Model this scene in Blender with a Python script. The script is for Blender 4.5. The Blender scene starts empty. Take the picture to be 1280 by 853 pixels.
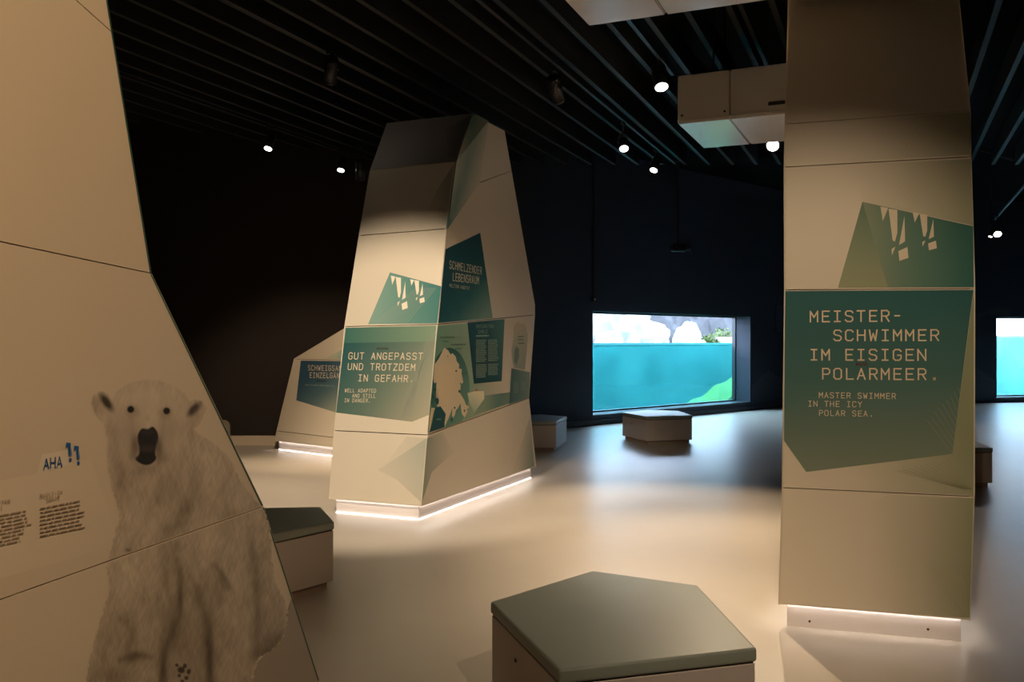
import bpy, bmesh, math, random
import numpy as np
from mathutils import Vector, Matrix
random.seed(7)
SC = bpy.context.scene
COL = SC.collection

# ------------------------------------------------------------------ camera, world, exposure
F, CX, CY, H = 1110.0, 640.0, 426.5, 1.65          # focal length in pixels of the 1280x853 frame, eye height
cd = bpy.data.cameras.new('camera'); cam = bpy.data.objects.new('camera', cd); COL.objects.link(cam)
cd.sensor_width = 36.0; cd.lens = 36.0 * F / 1280.0
cd.clip_start = 0.05; cd.clip_end = 300
cam.location = (0, 0, H); cam.rotation_euler = (math.pi / 2, 0, 0)
SC.camera = cam
W = bpy.data.worlds.new('sky'); SC.world = W; W.use_nodes = True
bgn = W.node_tree.nodes['Background']
bgn.inputs[0].default_value = (0.64, 0.75, 1.0, 1); bgn.inputs[1].default_value = 11.0
SC.view_settings.view_transform = 'Standard'; SC.view_settings.look = 'None'
SC.view_settings.gamma = 1.0; SC.view_settings.use_curve_mapping = False
SC.view_settings.exposure = 1.0
SC.cycles.use_denoising = True
SC.cycles.max_bounces = 8; SC.cycles.diffuse_bounces = 4; SC.cycles.glossy_bounces = 3
SC.cycles.transparent_max_bounces = 12
SC.cycles.sample_clamp_indirect = 4.0
SC.cycles.caustics_reflective = False; SC.cycles.caustics_refractive = False
WARM = (1.0, 0.76, 0.51); CREAMY = (1.0, 0.82, 0.61); AMBER = (1.0, 0.66, 0.37)

# ------------------------------------------------------------------ geometry helpers
def at(px, py, d): return Vector(((px - CX) / F * d, d, H - (py - CY) / F * d))
def ground(px, py, z=0.0): return at(px, py, F * (H - z) / (py - CY))
def lin(c):
    return tuple((x / 255 / 12.92) if x / 255 <= 0.04045 else ((x / 255 + 0.055) / 1.055) ** 2.4 for x in c)
def link(o, parent=None):
    COL.objects.link(o)
    if parent is not None: o.parent = parent
    return o
def obj(name, bm, mat, parent=None, smooth=False):
    me = bpy.data.meshes.new(name); bm.to_mesh(me); bm.free()
    if smooth:
        for p in me.polygons: p.use_smooth = True
    o = bpy.data.objects.new(name, me)
    if mat is not None: me.materials.append(mat)
    link(o)
    if parent is not None:
        o.parent = parent
        o.matrix_parent_inverse = Matrix.Translation(-Vector(parent.location)) if PARENT_WORLD[0] and parent.parent is None else Matrix.Identity(4)
    return o
PARENT_WORLD = [True]     # parts are written in world coordinates, things sit unrotated at their base
def tag(o, label, cat, group=None, kind=None):
    if label: o['label'] = label
    if cat: o['category'] = cat
    if group: o['group'] = group
    if kind: o['kind'] = kind
    return o
def thing(name, loc, label, cat, group=None):
    o = bpy.data.objects.new(name, None); o.empty_display_size = 0.1
    COL.objects.link(o); o.location = loc
    return tag(o, label, cat, group)
def struct(name, bm, mat):
    o = obj(name, bm, mat); o['kind'] = 'structure'; return o
def add_prism(bm, pts, z0, z1):
    lo = [bm.verts.new((p[0], p[1], z0)) for p in pts]; hi = [bm.verts.new((p[0], p[1], z1)) for p in pts]
    n = len(pts)
    bm.faces.new(list(reversed(lo))); bm.faces.new(hi)
    for i in range(n): bm.faces.new((lo[i], lo[(i + 1) % n], hi[(i + 1) % n], hi[i]))
    return bm
def add_slab(bm, pts, vec):
    a = [bm.verts.new(p) for p in pts]; b = [bm.verts.new(Vector(p) + vec) for p in pts]
    n = len(pts)
    bm.faces.new(a); bm.faces.new(list(reversed(b)))
    for i in range(n): bm.faces.new((a[(i + 1) % n], a[i], b[i], b[(i + 1) % n]))
    return bm
def add_box(bm, c, size, rot=None):
    m = Matrix.Translation(c) @ (rot.to_4x4() if rot else Matrix.Identity(4)) @ Matrix.Diagonal((*size, 1))
    bmesh.ops.create_cube(bm, size=1, matrix=m); return bm
def add_tube(bm, a, b, r, seg=10, r2=None):
    a = Vector(a); b = Vector(b); d = b - a
    m = Matrix.Translation((a + b) / 2) @ d.to_track_quat('Z', 'Y').to_matrix().to_4x4()
    bmesh.ops.create_cone(bm, cap_ends=True, segments=seg, radius1=r, radius2=r if r2 is None else r2, depth=d.length, matrix=m)
    return bm
def fix(bm): bmesh.ops.recalc_face_normals(bm, faces=bm.faces[:]); return bm

class Plane:
    """a flat face: origin o, unit directions u (sideways), v (up), outward normal n"""
    def __init__(s, a, b, c):
        s.o = Vector(a); s.u = (Vector(b) - s.o).normalized()
        s.n = s.u.cross(Vector(c) - s.o).normalized()
        if s.n.dot(Vector((0, 0, H)) - s.o) < 0: s.n = -s.n
        s.v = s.n.cross(s.u) if s.n.cross(s.u).z > 0 else s.u.cross(s.n)
        s.E = Vector((0, 0, H))
    def hit(s, px, py, off=0.0):
        r = at(px, py, 1.0) - s.E
        t = (s.o + s.n * off - s.E).dot(s.n) / r.dot(s.n)
        return s.E + r * t
    def uv(s, p): q = Vector(p) - s.o; return (q.dot(s.u), q.dot(s.v))
    def p(s, u, v, off=0.0): return s.o + s.u * u + s.v * v + s.n * off
    def px(s, pts): return [s.uv(s.hit(*q)) for q in pts]
def inset2(pts, g):
    n = len(pts); area = sum(pts[i][0] * pts[(i + 1) % n][1] - pts[(i + 1) % n][0] * pts[i][1] for i in range(n))
    sg = 1 if area > 0 else -1
    out = []
    for i in range(n):
        p0, p1, p2 = Vector(pts[i - 1]), Vector(pts[i]), Vector(pts[(i + 1) % n])
        d1 = (p1 - p0).normalized(); d2 = (p2 - p1).normalized()
        n1 = Vector((-d1.y, d1.x)) * sg; n2 = Vector((-d2.y, d2.x)) * sg
        b = (n1 + n2); k = max(b.dot(n1), 0.35)
        out.append(tuple(p1 + b * (g / k)))
    return out

# ------------------------------------------------------------------ materials
def mat(name, col, rough=0.6, spec=0.5, metal=0.0, noise=0.0, scale=8.0, bump=0.0, bscale=60.0, emit=None, estr=0.0):
    m = bpy.data.materials.new(name); m.use_nodes = True
    nt = m.node_tree; b = nt.nodes['Principled BSDF']
    b.inputs['Base Color'].default_value = (*col, 1); b.inputs['Roughness'].default_value = rough
    b.inputs['Metallic'].default_value = metal; b.inputs['Specular IOR Level'].default_value = spec
    tc = nt.nodes.new('ShaderNodeTexCoord')
    if noise:
        nz = nt.nodes.new('ShaderNodeTexNoise'); nz.inputs['Scale'].default_value = scale; nz.inputs['Detail'].default_value = 5
        nt.links.new(tc.outputs['Object'], nz.inputs['Vector'])
        mx = nt.nodes.new('ShaderNodeMix'); mx.data_type = 'RGBA'
        mx.inputs[6].default_value = (*[c * (1 - noise) for c in col], 1); mx.inputs[7].default_value = (*[min(1, c * (1 + noise)) for c in col], 1)
        nt.links.new(nz.outputs['Fac'], mx.inputs[0]); nt.links.new(mx.outputs[2], b.inputs['Base Color'])
    if bump:
        nz2 = nt.nodes.new('ShaderNodeTexNoise'); nz2.inputs['Scale'].default_value = bscale; nz2.inputs['Detail'].default_value = 4
        nt.links.new(tc.outputs['Object'], nz2.inputs['Vector'])
        bp = nt.nodes.new('ShaderNodeBump'); bp.inputs['Strength'].default_value = bump; bp.inputs['Distance'].default_value = 0.01
        nt.links.new(nz2.outputs['Fac'], bp.inputs['Height']); nt.links.new(bp.outputs['Normal'], b.inputs['Normal'])
    if emit:
        b.inputs['Emission Color'].default_value = (*emit, 1); b.inputs['Emission Strength'].default_value = estr
    return m
def print_mat():
    m = bpy.data.materials.new('printed_ink'); m.use_nodes = True
    nt = m.node_tree; b = nt.nodes['Principled BSDF']; b.inputs['Roughness'].default_value = 0.55
    b.inputs['Specular IOR Level'].default_value = 0.3
    a = nt.nodes.new('ShaderNodeAttribute'); a.attribute_name = 'ink'
    nt.links.new(a.outputs['Color'], b.inputs['Base Color'])
    return m
CREAM = (0.66, 0.58, 0.46)
M = dict(
    panel=mat('cream_laminate', CREAM, 0.5, 0.35, noise=0.02, scale=3),
    groove=mat('dark_groove', (0.05, 0.03, 0.02), 0.8),
    plinth=mat('pale_plinth', (0.72, 0.66, 0.64), 0.45),
    led=mat('led_diffuser', (1, 1, 1), 0.5, emit=(1.0, 0.93, 0.88), estr=7.0),
    floor=None, wall=mat('dark_blue_grey_paint', (0.036, 0.044, 0.060), 0.7, 0.3, noise=0.12, scale=2),
    wallw=mat('dark_brown_black_paint', (0.028, 0.021, 0.018), 0.75, 0.2, noise=0.1, scale=2),
    wallfig=mat('lighter_grey_blue_paint', (0.06, 0.068, 0.085), 0.7, 0.3),
    ceil=mat('black_ceiling_paint', (0.004, 0.004, 0.004), 0.9, 0.1),
    baffle=mat('black_baffle_lacquer', (0.012, 0.0115, 0.0115), 0.55, 0.3),
    black=mat('black_metal', (0.008, 0.008, 0.009), 0.45, 0.4),
    lens=mat('lamp_glass', (1, 1, 1), 0.4, emit=(1.0, 0.93, 0.88), estr=7.0),
    lensoff=mat('unlit_lamp_glass', (0.02, 0.02, 0.02), 0.2),
    cushion=mat('grey_green_leatherette', (0.29, 0.325, 0.285), 0.45, 0.5, noise=0.06, scale=5, bump=0.05, bscale=350),
    bench=mat('pale_lilac_grey_laminate', (0.56, 0.49, 0.45), 0.5, 0.35, noise=0.02),
    kick=mat('bench_kickboard', (0.35, 0.27, 0.2), 0.5),
    screw=mat('dark_screw', (0.03, 0.025, 0.02), 0.5),
    duct=mat('white_lacquered_sheet', (0.70, 0.66, 0.62), 0.16, 0.5, noise=0.02),
    skirting=mat('cream_skirting', (0.6, 0.5, 0.38), 0.5),
    ink=print_mat(),
    rock=mat('pale_limestone', (0.32, 0.315, 0.30), 0.9, 0.1, noise=0.6, scale=1.5, bump=0.6, bscale=5),
    rockd=mat('grey_limestone', (0.075, 0.075, 0.08), 0.9, 0.1, noise=0.35, scale=2.0, bump=0.6, bscale=5),
    leaf=mat('leaf', (0.055, 0.08, 0.02), 0.6, 0.2, noise=0.4, scale=6),
    tank=mat('turquoise_tank_paint', (0.038, 0.20, 0.205), 0.8, 0.1, noise=0.2, scale=0.8),
    algae=mat('algae_green', (0.14, 0.34, 0.06), 0.9, 0.1, noise=0.3, scale=3),
    frame=mat('dark_window_frame', (0.02, 0.024, 0.03), 0.4),
)
def floor_mat():
    m = mat('poured_resin_floor', (0.47, 0.40, 0.33), 0.34, 0.5)
    nt = m.node_tree; b = nt.nodes['Principled BSDF']
    tc = nt.nodes.new('ShaderNodeTexCoord')
    nz = nt.nodes.new('ShaderNodeTexNoise'); nz.inputs['Scale'].default_value = 0.9; nz.inputs['Detail'].default_value = 6
    nt.links.new(tc.outputs['Object'], nz.inputs['Vector'])
    mx = nt.nodes.new('ShaderNodeMix'); mx.data_type = 'RGBA'
    mx.inputs[6].default_value = (0.46, 0.41, 0.345, 1); mx.inputs[7].default_value = (0.52, 0.465, 0.395, 1)
    nt.links.new(nz.outputs['Fac'], mx.inputs[0]); nt.links.new(mx.outputs[2], b.inputs['Base Color'])
    n2 = nt.nodes.new('ShaderNodeTexNoise'); n2.inputs['Scale'].default_value = 6; n2.inputs['Detail'].default_value = 6
    nt.links.new(tc.outputs['Object'], n2.inputs['Vector'])
    mr = nt.nodes.new('ShaderNodeMapRange'); mr.inputs[3].default_value = 0.30; mr.inputs[4].default_value = 0.40
    nt.links.new(n2.outputs['Fac'], mr.inputs[0]); nt.links.new(mr.outputs[0], b.inputs['Roughness'])
    return m
M['floor'] = floor_mat()
def water_mat(tint=(0.74, 0.95, 0.97, 1), murk=(0.048, 0.26, 0.255, 1)):
    m = bpy.data.materials.new('turquoise_water'); m.use_nodes = True
    nt = m.node_tree; nt.nodes.remove(nt.nodes['Principled BSDF'])
    out = nt.nodes['Material Output']
    tr = nt.nodes.new('ShaderNodeBsdfTransparent'); tr.inputs[0].default_value = tint
    tl = nt.nodes.new('ShaderNodeBsdfTranslucent'); tl.inputs[0].default_value = murk
    tc = nt.nodes.new('ShaderNodeTexCoord'); nz = nt.nodes.new('ShaderNodeTexNoise')
    nz.inputs['Scale'].default_value = 0.9; nz.inputs['Detail'].default_value = 6
    nt.links.new(tc.outputs['Object'], nz.inputs['Vector'])
    mr = nt.nodes.new('ShaderNodeMapRange'); mr.inputs[3].default_value = 0.0; mr.inputs[4].default_value = 0.75
    nt.links.new(nz.outputs['Fac'], mr.inputs[0])
    mx = nt.nodes.new('ShaderNodeMixShader'); nt.links.new(mr.outputs[0], mx.inputs[0])
    nt.links.new(tr.outputs[0], mx.inputs[1]); nt.links.new(tl.outputs[0], mx.inputs[2])
    nt.links.new(mx.outputs[0], out.inputs[0])
    return m
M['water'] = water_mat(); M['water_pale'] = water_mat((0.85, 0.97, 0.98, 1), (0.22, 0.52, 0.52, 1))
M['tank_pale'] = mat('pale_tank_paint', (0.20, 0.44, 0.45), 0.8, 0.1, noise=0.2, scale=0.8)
def glass_mat():
    m = bpy.data.materials.new('acrylic_pane'); m.use_nodes = True
    nt = m.node_tree; nt.nodes.remove(nt.nodes['Principled BSDF']); out = nt.nodes['Material Output']
    tr = nt.nodes.new('ShaderNodeBsdfTransparent'); tr.inputs[0].default_value = (0.93, 0.98, 0.98, 1)
    gl = nt.nodes.new('ShaderNodeBsdfGlossy'); gl.inputs['Roughness'].default_value = 0.02
    mx = nt.nodes.new('ShaderNodeMixShader'); mx.inputs[0].default_value = 0.05
    nt.links.new(tr.outputs[0], mx.inputs[1]); nt.links.new(gl.outputs[0], mx.inputs[2]); nt.links.new(mx.outputs[0], out.inputs[0])
    return m
M['glass'] = glass_mat()

# ------------------------------------------------------------------ room shell
AX = math.atan2(470.0, F)                            # direction of the ceiling baffles
BU = Vector((math.sin(AX), math.cos(AX), 0)); BW = Vector((math.cos(AX), -math.sin(AX), 0))
A0 = ground(704, 535.6); A1 = ground(980, 509)       # foot of the aquarium wall
WT = (A1 - A0).normalized(); WN = Vector((-WT.y, WT.x, 0))   # along the wall, out of the room
K0 = A0 - WT * ((A0.y - 14.1) / WT.y); K1 = A1 + WT * 0.3
K2 = Vector((17.0, 24.6, 0))
ROOM = [Vector((-9, -5, 0)), Vector((17, -5, 0)), K2, K1, K0, Vector((-9, 14.1, 0))]
WALLH = 5.4
bm = bmesh.new(); add_prism(bm, [p.xy for p in ROOM], -0.15, 0.0); fix(bm)
struct('floor', bm, M['floor'])
CEIL = None
bm = bmesh.new(); add_prism(bm, [p.xy for p in ROOM], WALLH, WALLH + 0.15); fix(bm)
CEIL = struct('ceiling', bm, M['ceil'])
def wall(name, a, b, m, t=0.5, holes=()):
    """wall from a to b on the room side, thickness outwards, rectangular openings (s0, s1, z0, z1)"""
    d = (b - a).normalized(); L = (b - a).length; n = Vector((d.y, -d.x, 0))
    mid = (a + b) / 2
    if (Vector((4, 6, 0)) - mid).dot(n) > 0: n = -n
    bm = bmesh.new()
    def blk(s0, s1, z0, z1):
        p = [a + d * s0, a + d * s1, a + d * s1 + n * t, a + d * s0 + n * t]
        add_prism(bm, [q.xy for q in p], z0, z1)
    s = 0.0
    for (s0, s1, z0, z1) in holes:
        blk(s, s0, 0, WALLH); blk(s0, s1, 0, z0); blk(s0, s1, z1, WALLH); s = s1
    blk(s, L, 0, WALLH)
    return struct(name, fix(bm), m)
wall('wall_left', ROOM[0], ROOM[5], M['wallw'])
wall('wall_rear', ROOM[0] - Vector((0.5, 0, 0)), ROOM[1] + Vector((0.5, 0, 0)), M['wallw'])
wall('wall_right', ROOM[1], K2 + Vector((0, 0.6, 0)), M['wall'])
wall('wall_back', ROOM[5] - Vector((0.5, 0, 0)), K0, M['wallw'])
PW = Plane(A0, A1, A0 + Vector((0, 0, 1)))            # aquarium wall, room side
def sw(px, py): h = PW.hit(px, py); return (h - K0).dot(WT), h.z
s0, z1 = sw(741, 389); s1, _ = sw(938, 396); _, z0 = sw(741, 519)
wall('wall_window', K0, K1, M['wall'], 0.5, [(s0, s1, z0, z1)])
FD = (K2 - K1).normalized(); FN = Vector((-FD.y, FD.x, 0))
PF = Plane(K1, K2, K1 + Vector((0, 0, 1)))
def sf(px, py): h = PF.hit(px, py); return (h - K1).dot(FD), h.z
f0, fz1 = sf(1246, 396.5); _, fz0 = sf(1246, 497)
f1 = f0 + 3.2
wall('wall_far', K1, K2 + FD * 0.4, M['wall'], 0.5, [(f0, f1, fz0, fz1)])
def window(name, base, d, n, a, b, zz0, zz1):
    """frame, pane and sill in the opening"""
    bm = bmesh.new()
    def bar(u0, u1, v0, v1, o0, o1):
        p = [base + d * u0 + n * o0, base + d * u1 + n * o0, base + d * u1 + n * o1, base + d * u0 + n * o1]
        add_prism(bm, [q.xy for q in p], v0, v1)
    g = 0.03
    bar(a, a + g, zz0, zz1, 0.40, 0.49); bar(b - g, b, zz0, zz1, 0.40, 0.49)
    bar(a + g, b - g, zz0, zz0 + g, 0.40, 0.49); bar(a + g, b - g, zz1 - g, zz1, 0.40, 0.49)
    w = struct(name, fix(bm), M['frame'])
    bm = bmesh.new()
    bar(a + g, b - g, zz0 + g, zz1 - g, 0.43, 0.45)
    obj('pane', fix(bm), M['glass'], w)
    bm = bmesh.new(); bar(a - 0.02, b + 0.02, zz0 - 0.04, zz0 - 0.001, -0.03, -0.001)
    obj('window_sill', fix(bm), M['frame'], w)
    return w
window('window_1', K0, WT, WN, s0, s1, z0, z1)
window('window_2', K1, FD, FN, f0, f1, fz0, fz1)
# skirting on the dark wall left of the middle tower
bm = bmesh.new(); add_box(bm, (-5.5, 14.07, 0.075), (7.0, 0.05, 0.15)); struct('baseboard_back', bm, M['skirting'])
bm = bmesh.new(); p = [K0 + WT * 0.2 - WN * 0.03, K1 - WT * 0.3 - WN * 0.03, K1 - WT * 0.3 - WN * 0.002, K0 + WT * 0.2 - WN * 0.002]
add_prism(bm, [q.xy for q in p], 0, 0.1); struct('baseboard_window', fix(bm), M['frame'])

# lighter mountain shapes painted on the dark walls
def wall_shape(par, plane, pts, m=None):
    q = [plane.hit(x, y) for x, y in pts]
    bm = bmesh.new(); add_slab(bm, q, plane.n * 0.004)
    return obj('painted_peak', fix(bm), m or M['wallfig'], par)
WW = bpy.data.objects['wall_window']; WF = bpy.data.objects['wall_far']
wall_shape(WW, PW, [(939, 506), (940, 482), (961, 463.5), (980, 477), (986, 509)])
wall_shape(WF, PF, [(1205, 500), (1208, 462), (1216, 456), (1244, 476), (1244, 500)])
wall_shape(WF, PF, [(1207, 400), (1228, 392), (1245, 384), (1262, 387), (1262, 394), (1218, 394)], mat('faint_grey_paint', (0.05, 0.05, 0.055), 0.7))

# ------------------------------------------------------------------ ceiling baffles and tracks
def clip_line(w):
    lo, hi = -60.0, 60.0
    c = BW * w; n = len(ROOM)
    for i in range(n):
        a, b = ROOM[i], ROOM[(i + 1) % n]
        e = (b - a); nn = Vector((-e.y, e.x, 0)).normalized()      # inward for counter-clockwise room
        num = (a + nn * 0.25 - c).dot(nn); den = BU.dot(nn)
        if abs(den) < 1e-6: continue
        t = num / den
        if den > 0: lo = max(lo, t)
        else: hi = min(hi, t)
    return lo, hi
HB = 4.40
bmesh_cache = {}
for k in range(-33, 42):
    w = 0.15 + k * 0.34
    lo, hi = clip_line(w)
    lo = max(lo, -3.5)
    hi = min(hi, 16.75 if w < -0.5 else 25.0)
    if hi - lo < 1.0: continue
    c = BW * w + BU * ((lo + hi) / 2) + Vector((0, 0, HB + 0.13))
    if 'b' not in bmesh_cache:
        b0 = bmesh.new(); bmesh.ops.create_cube(b0, size=1)
        me = bpy.data.meshes.new('ceiling_baffle'); b0.to_mesh(me); b0.free(); me.materials.append(M['baffle']); bmesh_cache['b'] = me
    o = bpy.data.objects.new('ceiling_baffle', bmesh_cache['b']); COL.objects.link(o); o.parent = CEIL
    o.location = c; o.rotation_euler = (0, 0, -AX); o.scale = (0.05, hi - lo, 0.26)
TZ = 4.375
def track(w, s0, s1, label):
    t = thing('lighting_track', BW * w + BU * ((s0 + s1) / 2) + Vector((0, 0, TZ)), label, 'track', 'black lighting tracks under the baffles')
    bm = bmesh.new(); R = Matrix.Rotation(-AX, 3, 'Z')
    c = BW * w + BU * ((s0 + s1) / 2)
    add_box(bm, c + Vector((0, 0, TZ)), (0.036, s1 - s0, 0.034), R)
    obj('rail', bm, M['black'], t)
    for s in (s0, s1):
        bm = bmesh.new(); add_box(bm, BW * w + BU * s + Vector((0, 0, TZ)), (0.042, 0.03, 0.04), R); obj('end_cap', bm, M['black'], t)
    n = max(2, int((s1 - s0) / 2))
    for i in range(n):
        s = s0 + (i + 0.5) * (s1 - s0) / n
        bm = bmesh.new(); add_box(bm, BW * w + BU * s + Vector((0, 0, TZ + 0.03)), (0.02, 0.05, 0.03), R); obj('hanger', bm, M['black'], t)
def sw_of(p): return p.x * BU.x + p.y * BU.y, p.x * BW.x + p.y * BW.y
def spot(lensp, target, label, power=None, angle=50, blend=0.5, lit=True, r=0.055, ln=0.2, col=WARM, soft=0.014, rod=False):
    """track spotlight: adapter, arm, yoke, ribbed housing, bezel and lens; the lamp sits at the lens"""
    lensp = Vector(lensp); target = Vector(target); d = (target - lensp).normalized()
    back = lensp - d * ln
    piv = lensp - d * ln * 0.55
    top = Vector((piv.x, piv.y, TZ - 0.017))
    t = thing('track_spotlight', top, label, 'spotlight', 'black track spotlights on the ceiling')
    bm = bmesh.new(); add_box(bm, top - Vector((0, 0, 0.0215)), (0.034, 0.11, 0.04), Matrix.Rotation(-AX, 3, 'Z')); obj('track_adapter', bm, M['black'], t)
    if rod:
        bm = bmesh.new(); add_tube(bm, top - Vector((0, 0, .02)), (top.x, top.y, WALLH), .012, 8); obj('hanger_rod', bm, M['black'], t)
    side = d.cross(Vector((0, 0, 1))); side = side.normalized() if side.length > 1e-3 else Vector((1, 0, 0))
    bm = bmesh.new(); elbow = piv + side * (r + 0.012)
    add_tube(bm, top - Vector((0, 0, 0.035)), Vector((top.x, top.y, max(elbow.z + r + 0.03, top.z - 0.1))), 0.009, 8)
    add_tube(bm, Vector((top.x, top.y, max(elbow.z + r + 0.03, top.z - 0.1))), elbow, 0.008, 8)
    add_tube(bm, elbow, piv, 0.012, 8); obj('arm', bm, M['black'], t)
    bm = bmesh.new(); add_tube(bm, back, lensp - d * 0.004, r, 24); hs = obj('housing', bm, M['black'], t, True)
    for i in range(4):
        bm = bmesh.new(); q = back + d * (0.012 + 0.014 * i); add_tube(bm, q, q + d * 0.005, r * 1.07, 24); obj('cooling_fin', bm, M['black'], hs)
    bm = bmesh.new(); add_tube(bm, lensp - d * 0.02, lensp - d * 0.001, r * 1.06, 24); bz = obj('bezel', bm, M['black'], t)
    bm = bmesh.new(); add_tube(bm, lensp - d * 0.003, lensp + d * 0.002, r * 0.86, 24); obj('lens', bm, M['lens'] if lit else M['lensoff'], bz)
    if power:
        L = bpy.data.lights.new('lamp_light', 'SPOT'); L.energy = power; L.color = col
        L.spot_size = math.radians(angle); L.spot_blend = blend; L.shadow_soft_size = soft
        o = bpy.data.objects.new('lamp_light', L); COL.objects.link(o); o.parent = t
        o.location = lensp + d * (0.004 + soft) - Vector(t.location)
        o.rotation_euler = d.to_track_quat('-Z', 'Y').to_euler()
    return t
track(-3.0, 3.0, 13.45, 'long black track running over the floor between the two tall towers')
track(-2.02, 2.0, 8.95, 'short black track ending beside the white ceiling box')
track(-7.1, 2.0, 12.9, 'black track at the far left carrying two lit spotlights')
track(-4.85, 0.5, 11.5, 'black track passing above the left side of the middle tower')
track(-1.1, 0.0, 11.0, 'black track behind the white ceiling box')
track(2.2, 8.0, 22.5, 'black track right of the right column near the far window')

# lit heads seen in the photograph
spot(at(335, 186, 11.1), (-3.6, 9.3, 0.0), 'lit black spotlight at far left, highest of the two beside the middle tower', 130, 52, 0.8)
spot(at(426, 213, 12.5), (-2.9, 10.6, 0.0), 'lit black spotlight just left of the top of the middle tower', 230, 70, 0.8)
spot(at(827, 109, 8.56), (1.7, 6.6, 0.0), 'large lit black spotlight beside the left end of the white ceiling box', 360, 66, 0.9, r=0.07, ln=0.24)
spot(at(780, 186, 10.9), (1.45, 8.2, 0.0), 'lit black spotlight on the long track, upper of the neighbouring pair', 380, 62, 0.9, r=0.06)
spot(at(817, 213, 12.5), (0.6, 10.8, 0.2), 'lit black spotlight on the long track, lower one tilted to the left', 70, 50, 0.8, r=0.06)
spot(at(966, 182, 9.25), (0.7, 4.1, 0.3), 'round bright spotlight under the white ceiling box beside the right column', 170, 46, 0.8, r=0.07)
spot(at(1247, 293, 19.0), (9.0, 15.0, 0.0), 'bright small spotlight right of the right column', 60, 60, 0.8, r=0.085)
spot(at(1238, 296, 20.5), (9.8, 20.0, 0.0), 'dim tiny spotlight just left of the bright one beyond the right column', None, 60, 0.8, r=0.045, rod=True)
# heads seen from behind
spot(at(413, 102, 8.4), (-2.9, 12.9, 0.7), 'dark spotlight seen from behind high above the left of the middle tower', 320, 46, 0.7, lit=True, r=0.06, ln=0.26, rod=True)
spot(at(699, 127, 8.9), (2.2, 12.5, 0.1), 'dark ribbed spotlight seen from behind on the long track', 30, 50, 0.9, r=0.065, ln=0.27)
spot(at(450, 224, 12.4), (-2.6, 15.0, 0.5), 'dark unlit spotlight touching the left top edge of the middle tower', None, lit=False, r=0.06, ln=0.28, rod=True)
# unseen heads added above and behind the viewer to light the exhibits
spot((-1.9, 3.6, 4.1), (-1.25, 8.3, 1.05), 'added unseen spotlight above the viewer aimed at the left face of the middle tower', 720, 41, 0.55, col=CREAMY, rod=True)
spot((2.2, 5.2, 4.12), (-0.1, 9.3, 1.1), 'added unseen spotlight by the right column aimed at the right face of the middle tower', 1300, 44, 0.6, col=CREAMY, rod=True)
spot((0.6, 1.3, 4.1), (1.65, 5.0, 1.2), 'added unseen spotlight above the viewer aimed at the right column', 200, 45, 0.85, rod=True)
spot((0.9, -0.4, 4.1), (-1.75, 2.3, 1.6), 'added unseen spotlight behind the viewer aimed at the polar bear wall', 190, 52, 0.8, col=AMBER, rod=True)

spot((1.5, 0.3, 4.1), (0.95, 4.0, 0.4), 'added unseen spotlight behind the viewer aimed at the bench closest to the viewer', 150, 32, 0.9, rod=True)

# ------------------------------------------------------------------ printing helpers
def decal(name, par, plane, pts, off, c0, c1=None, g0=None, g1=None, cm=None, cuts=5):
    """flat print: polygon on the face; colour runs from c0 at point g0 to c1 at point g1"""
    bm = bmesh.new()
    vs = [bm.verts.new(plane.hit(x, y, off)) for x, y in pts]
    f = bm.faces.new(vs); bmesh.ops.triangulate(bm, faces=[f])
    if c1 is not None: bmesh.ops.subdivide_edges(bm, edges=bm.edges[:], cuts=cuts, use_grid_fill=True)
    o = obj(name, bm, M['ink'], par)
    me = o.data; att = me.color_attributes.new('ink', 'FLOAT_COLOR', 'POINT')
    if c1 is not None:
        A = plane.hit(*g0); B = plane.hit(*g1); D = B - A; dd = D.dot(D)
    Minv = o.matrix_parent_inverse
    for i, v in enumerate(me.vertices):
        c = c0
        if c1 is not None:
            k = min(1, max(0, (v.co - A).dot(D) / dd))
            if cm is not None:
                c = [a + (b - a) * k * 2 for a, b in zip(c0, cm)] if k < 0.5 else [a + (b - a) * (k * 2 - 1) for a, b in zip(cm, c1)]
            else: c = [a + (b - a) * k for a, b in zip(c0, c1)]
        att.data[i].color = (*c, 1)
    return o
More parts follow.
